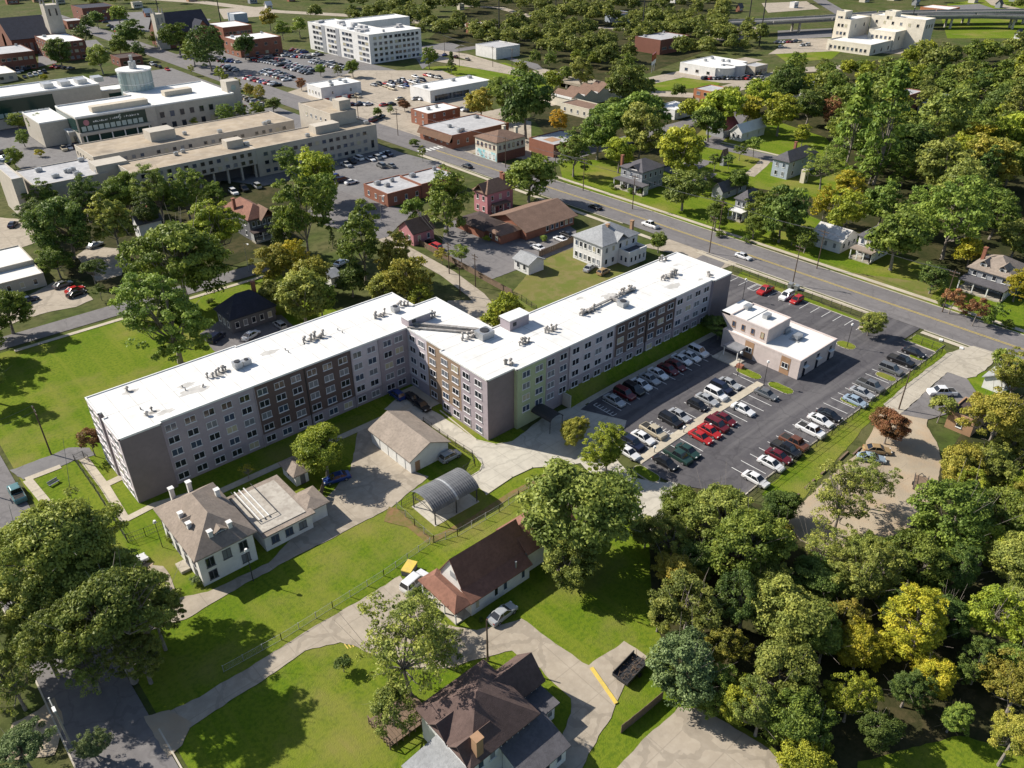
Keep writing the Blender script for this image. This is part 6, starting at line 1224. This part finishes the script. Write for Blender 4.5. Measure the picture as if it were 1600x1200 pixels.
for i,(px,py,lb) in enumerate([(1193,603,'at the upper end of the concrete median'),(1146,642,'on the median beside the maroon car'),(1109,673,'on the median beside the red cars'),(1068,677,'on the median beside the black SUV'),(1022,708,'on the median near its lower end'),(1323,543,'on the grass island at the office corner'),(1152,588,'by the office entrance step'),(1160,470,'between apartment end wall and office')]): pole(f'P{i}',px,py,5.5 if i not in(1,2,3,4) else 1.1,f'black lamp post {lb}','post',.08)
S=[('S0',1600,600),('S1',1238,446),('S2',1108,396),('S3',911,298),('S4',790,262),('S5',622,212),('S6',560,185)]
for k,px,py in S: pole(k,px,py,11,{'S0':'wooden utility pole on the near side of the street at right edge','S1':'tall dark utility pole on the verge behind the parked white SUV','S2':'tall utility pole at the near kerb above the apartment roof end','S3':'utility pole on the near kerb by the brown-roofed building','S4':'utility pole at the kerb in front of the mural building','S5':'utility pole at the kerb by the beige block corner','S6':'utility pole at the kerb beyond the beige block'}[k])
F_=[('F0',1472,488),('F1',1276,420),('F2',1122,370),('F3',988,327),('F4',867,285)]
for k,px,py in F_: pole(k,px,py,11,{'F0':'utility pole on the far side by the twin-dormer house','F1':'utility pole on the far side by the patchy-roofed house','F2':'utility pole on the far side by the white-porch house','F3':'utility pole on the far side below the grey porch house','F4':'utility pole on the far side by the grassy slope'}[k])
for a,c in zip(F_,F_[1:]): wire(a[0],c[0],3)
for a,c in zip(S[3:],S[4:]): wire(a[0],c[0],3)
A_=[('A0',657,374),('A1',702,428),('A2',719,461),('A3',743,448)]
for k,px,py in A_: pole(k,px,py,9,{'A0':'utility pole with transformers beside the pink garage','A1':'dark utility pole on the left edge of the alley','A2':'dark pole at the lower bend of the alley','A3':'dark pole on the right edge of the alley by the fence'}[k])
wire('A0','A1',2); wire('A1','A3',2)
q=POLES['A0']; m=MB(); m.cyl((.3,.4),.28,7,8,10); m.cyl((.3,-.4),.28,7,8,10); m.build('transformer','galvanised',q[0])
pole('V1',389,424,8,'pale street lamp over the shaded side street','lamp',.09); pole('V2',596,345,8,'pale street lamp by the low brick shop','lamp',.09)
for i,(px,py,h,lb) in enumerate([(1002,70,30,'above the far brick warehouse'),(1166,60,36,'left of the pair near the freeway'),(1186,72,36,'right of the pair near the freeway'),(780,62,28,'right of the road beyond the hotel'),(250,30,24,'behind the stone-tower church'),(345,34,26,'right of the navy-roofed church'),(598,22,24,'in the woods behind the hotel'),(868,30,24,'in the far woods at top centre'),(1417,64,20,'in front of the beige block')]): 
    o=pole(f'T{i}',px,py,h,f'tall pale steel power pole {lb}','post',.45)
for i,(px,py) in enumerate([(695,85),(718,105),(770,105),(845,105),(800,108)]): pole(f'Q{i}',px,py,11,f'utility pole along the road right of the hotel, {ORD[i]} placed from the hotel')
wire('Q0','Q4',3,1.5)
# ------------------------------------------------------------------ small things
q=g(1437,760); o=empty('flatbed_trailer',(q.x,q.y,q.z),.35,'black flatbed trailer with ramp on the dirt lot','trailer')
m=MB(); m.box(-2.2,2.2,-1.0,1.0,.55,.65); m.build('bed','fence_wood',o)
m=MB()
for yy in (-1.05,1.05): m.tube((-2.2,yy,.65),(2.2,yy,.65),.05); m.tube((-2.2,yy,1.1),(2.2,yy,1.1),.04); [m.tube((x_,yy,.6),(x_,yy,1.1),.04) for x_ in (-2.2,-1,0,1,2.2)]
m.build('side_rail','dark_metal',o); m=MB(); m.tube((-2.2,-.9,.6),(-2.9,-.9,1.9),.05); m.tube((-2.2,.9,.6),(-2.9,.9,1.9),.05); m.tube((-2.9,-.9,1.9),(-2.9,.9,1.9),.05); m.tube((-2.55,-.9,1.25),(-2.55,.9,1.25),.04); m.build('ramp','dark_metal',o)
m=MB(); m.tube((2.2,-.6,.5),(3.4,0,.5),.06); m.tube((2.2,.6,.5),(3.4,0,.5),.06); m.build('drawbar','dark_metal',o)
for yy in (-1.15,1.15): place('wheel',WHEEL,o,(0,yy,.33))
q=g(985,1050); o=empty('scrap_trailer',(q.x,q.y,q.z),.1,'rusty open trailer full of leaves and branches beside the church lot','trailer')
m=MB(); m.box(-2.4,2.4,-1.2,1.2,.5,.62); m.box(-2.4,2.4,-1.25,-1.15,.62,1.2); m.box(-2.4,2.4,1.15,1.25,.62,1.2); m.box(-2.45,-2.35,-1.2,1.2,.62,1.0); m.build('body','dark_metal',o)
m=MB(); r=random.Random(9)
for i in range(60): x_,y_=r.uniform(-2.2,2.2),r.uniform(-1,1); m.tube((x_,y_,.7),(x_+r.uniform(-.7,.7),y_+r.uniform(-.5,.5),1.0+r.uniform(0,.5)),.04,.02,4)
tag(m.build('brushwood','fence_wood',o),kind='stuff')
for yy in (-1.35,1.35): place('wheel',WHEEL,o,(.2,yy,.33))
q=g(85,757); o=empty('park_bench',(q.x,q.y,q.z),.3,'small green bench on the lawn by the left footpath','bench'); m=MB()
for i in range(4): mm=MB(); mm.box(-.9,.9,-.3+i*.16,-.18+i*.16,.42,.47); mm.build('slat','w_grey',o)
m.box(-.8,-.7,-.3,.3,0,.42); m.box(.7,.8,-.3,.3,0,.42); m.build('leg','dark_metal',o); mm=MB(); mm.box(-.9,.9,.34,.4,.5,.9); mm.build('backrest','w_grey',o)
for i,(px,py) in enumerate([(1210,805),(1240,780),(1265,757),(1290,735),(1318,713),(1338,706)]):
    p=g(px,py); p2=g(px+20,py-19); rz=math.atan2(p2.y-p.y,p2.x-p.x); m=MB(); m.cbox((0,0,0),3.4,.3,.28); m.build('timber_sleeper','fence_wood',None,(p.x,p.y,p.z),rz,f'timber edging beam between grass and dirt lot, {ORD[i]} from the lower end','edging beam','timber edging beams')
q=g(1020,112); o=empty('billboard',(q.x,q.y,q.z),.5,'red and white billboard on posts near the flyover','billboard'); m=MB(); m.box(-5,5,-.2,.2,6,9.5); m.build('red_panel','lamp_red',o); m=MB(); m.box(-5,5,-.2,.2,4,5.98); m.build('white_panel','trim_white',o)
for x_ in (-3,3): m=MB(); m.tube((x_,0,0),(x_,0,4),.2); m.build('post','galvanised',o)
q=g(1243,452); 
for i,dx in enumerate((0,2.2)):
    m=MB(); m.box(-.7,.7,-.5,.5,0,1.1); m.box(-.75,.75,-.55,.55,1.1,1.22); m.build('transformer_box','galvanised',None,(q.x,q.y-dx*.8+1.5,q.z),.1,f'grey metal utility cabinet on the street verge, {"left" if i==0 else "right"} of two','utility cabinet','verge cabinets')
for i,(px,py) in enumerate([(1470,532),(1502,545)]): p=g(px,py); m=MB(); m.box(-.5,.5,-.35,.35,0,.3); m.build('meter_cover','trim_white',None,(p.x,p.y,p.z),.4,f'small white slab on the verge by the concrete drive, {"left" if i==0 else "right"} of two','slab','verge slabs')
hz=g(757,1013); m=MB()
def ystripe(pts,w_=.12):
    q=[g(*p) for p in pts]; m=MB()
    for a,c in zip(q,q[1:]): d=c-a; rz=math.atan2(d.y,d.x); mid=(a+c)/2; m.cbox((mid.x,mid.y,T(mid.x)+.045),d.length,w_,.006,0,rz)
    return m
m=ystripe([(742,1029),(775,1010),(800,1003),(812,1012)],.18)
for i in range(9): a=(745+i*7.5,1027-i*2.2); m2=ystripe([a,(a[0]+5,a[1]-11+i*.3)],.16); k=len(m.v); m.v+=m2.v; m.f+=[tuple(x+k for x in f) for f in m2.f]; m.m+=m2.m
m.build('hatched_marking','paint_yellow',kind='structure')
m=ystripe([(535,1004),(562,996)],.16)
for i in range(6): a=(538+i*4.5,1006-i*1.4); m2=ystripe([a,(a[0]+6,a[1]+8)],.16); k=len(m.v); m.v+=m2.v; m.f+=[tuple(x+k for x in f) for f in m2.f]; m.m+=m2.m
m.build('hatched_marking','paint_yellow',kind='structure')
q=[g(924,1044),g(963,1100)]; d=q[1]-q[0]; m=MB(); m.cbox((0,0,0),d.length,.5,.16); m.build('yellow_kerb','paint_yellow',None,((q[0].x+q[1].x)/2,(q[0].y+q[1].y)/2,.03),math.atan2(d.y,d.x),'long yellow painted kerb block on the church lot','kerb block')
ystripe([(1120,1185),(1140,1200)],.14).build('bay_line','paint_yellow',kind='structure'); ystripe([(1160,1178),(1190,1200)],.14).build('bay_line','paint_yellow',kind='structure'); ystripe([(1056,1140),(1082,1128)],.12).build('bay_line','paint_yellow',kind='structure')
# bay lines of the hospital lot
HL=MB()
for i in range(12):
    a=g(560+i*10.5,272-i*2.2); HL.cbox((a.x,a.y,T(a.x)+.04),.15,9,.006)
HL.build('bay_lines','paint_white',kind='structure')
for t in NEAR: tree(*t)
W1=[]
def addw(*a,**k): 
    w_=wood(*a,**k); W1.extend(w_); OCC.extend((x,y,r_) for x,y,r_,_,_ in w_)
addw([(1185,150),(1240,125),(1300,118),(1400,116),(1440,100),(1640,90),(1640,410),(1570,375),(1470,310),(1340,270),(1290,215),(1200,190)],125,5,8.6,['g','g','o','d','o','yg','g','oy'],['mid','mid','mid','midtall'],3,.56)
addw([(800,120),(840,92),(1000,112),(1010,150),(1190,140),(1210,200),(1100,210),(1000,200),(900,200)],22,4,6.5,['g','o','yg','d'],['mid'],4,.6)
addw([(1040,840),(1230,870),(1400,910),(1500,810),(1600,720),(1620,1120),(1460,1100),(1300,1130),(1180,1080),(1060,1000)],14,3.5,5.5,['g','o','d','oy','yg'],['round'],8,.6)
W1.sort(key=lambda t:-t[2]/depth((t[0],t[1],6)))
NKEEP=max(0,298-len(NEAR))
for x,y,rad,k,t in W1[:NKEEP]: tree_at(x,y,rad/PROTO[k][0][2],k,t)
REST=[(x,y,r_,'far',t) for x,y,r_,k,t in W1[NKEEP:]]
# far woods that read as one mass
def addf(*a): 
    w_=wood(*a); FW.extend(w_); OCC.extend((x,y,r_) for x,y,r_,_,_ in w_)
FW=[]
addf([(790,60),(840,92),(960,112),(1040,95),(1130,95),(1200,75),(1120,40),(1000,30),(850,30)],120,4.5,8,['g','o','o','d','b','oy'],['far'],5,.5)
addf([(480,40),(600,25),(720,45),(790,60),(800,82),(740,70),(660,62),(600,45),(480,32)],50,4.5,7.5,['g','o','d','b'],['far'],6,.52)
addf([(560,20),(640,28),(800,22),(860,30),(1000,25),(1130,35),(1130,-14),(430,-14),(430,5)],130,5,9,['g','o','d','b'],['far'],11,.55)
addf([(1130,10),(1300,8),(1500,12),(1640,25),(1640,-14),(1130,-14)],26,5,8,['g','o','d'],['far'],12,.8)
addf([(0,8),(60,14),(220,18),(420,0),(420,-14),(0,-14)],30,5,8,['g','o','d'],['far'],13,.8)
FAR=FW+REST
def mass(name,label,lst,tones):
    Vs=[];Ts=[]
    for x,y,rad,k,t in lst:
        crn,_,Rr,_z=trng.choice(PROTO[k]); vv=np.empty(len(crn.vertices)*3); crn.vertices.foreach_get('co',vv); vv=vv.reshape(-1,3); tt=np.empty(len(crn.polygons),dtype=np.float32); crn.attributes['tint'].data.foreach_get('value',tt)
        s=rad/Rr; a=trng.uniform(0,6.28); c_,s_=math.cos(a),math.sin(a); q=vv*s; q=np.stack([q[:,0]*c_-q[:,1]*s_+x,q[:,0]*s_+q[:,1]*c_+y,q[:,2]+T(x,y)],1); Vs.append(q); Ts.append(tt+trng.uniform(-.25,.25))
    Vs=np.concatenate(Vs); nq=len(Vs)//4
    me=bpy.data.meshes.new(name); me.vertices.add(len(Vs)); me.loops.add(len(Vs)); me.polygons.add(nq); me.vertices.foreach_set('co',Vs.ravel()); me.loops.foreach_set('vertex_index',np.arange(len(Vs),dtype=np.int32)); me.polygons.foreach_set('loop_start',np.arange(0,len(Vs),4,dtype=np.int32))
    at=me.attributes.new('tint','FLOAT','FACE'); at.data.foreach_set('value',np.clip(np.concatenate(Ts),0,1).astype(np.float32)); me.materials.append(MATS['foliage']); me.update(); me.validate()
    fo=place(name,me,kind='stuff',label=label,cat='woods'); fo.color=(*TONE[tones],1)
mass('far_wood','far-off belt of woodland along the top edge',FW,'o')
for tn,lb in (('g','mid-green filler trees of the dense wood at right'),('o','olive filler trees of the dense wood at right'),('yg','bright yellow-green filler trees of the dense wood at right')):
    l_=[t for t in REST if {'d':'g','oy':'yg','y':'yg'}.get(t[4],t[4])==tn]
    if l_: mass('woodland',lb,l_,tn)
# labels: say which tree by the nearest landmark and the order from the left
for i in range(len(TREES)): 
    o,x,y,rad,kind,tone,label,cat,pix=TREES[i]
    best=min(LANDMARKS,key=lambda l:math.hypot(x-l[1],y-l[2])-l[3])
    LANDTREES.setdefault((best[0],'shrub' if kind=='bush' else 'tree',tone),[]).append(i)
for (lm,ct,tone),ids in LANDTREES.items():
    def sx(i):
        o,x,y=TREES[i][:3]; d=Vector((x,y,T(x,y)+5-H)); return d.dot(rt)/d.dot(CF)
    ids.sort(key=sx)
    for k,i in enumerate(ids):
        o=TREES[i][0]; q='' if len(ids)==1 else (', leftmost of its colour' if k==0 else ', rightmost of its colour' if k==len(ids)-1 else f', {ORD[k]} of them from left' if k<len(ORD) else '')
        o['label']=f"{TNAME[tone]} {ct} {lm}{q}"; o['category']=ct; o['group']=('shrubs ' if ct=='shrub' else 'trees ')+lm
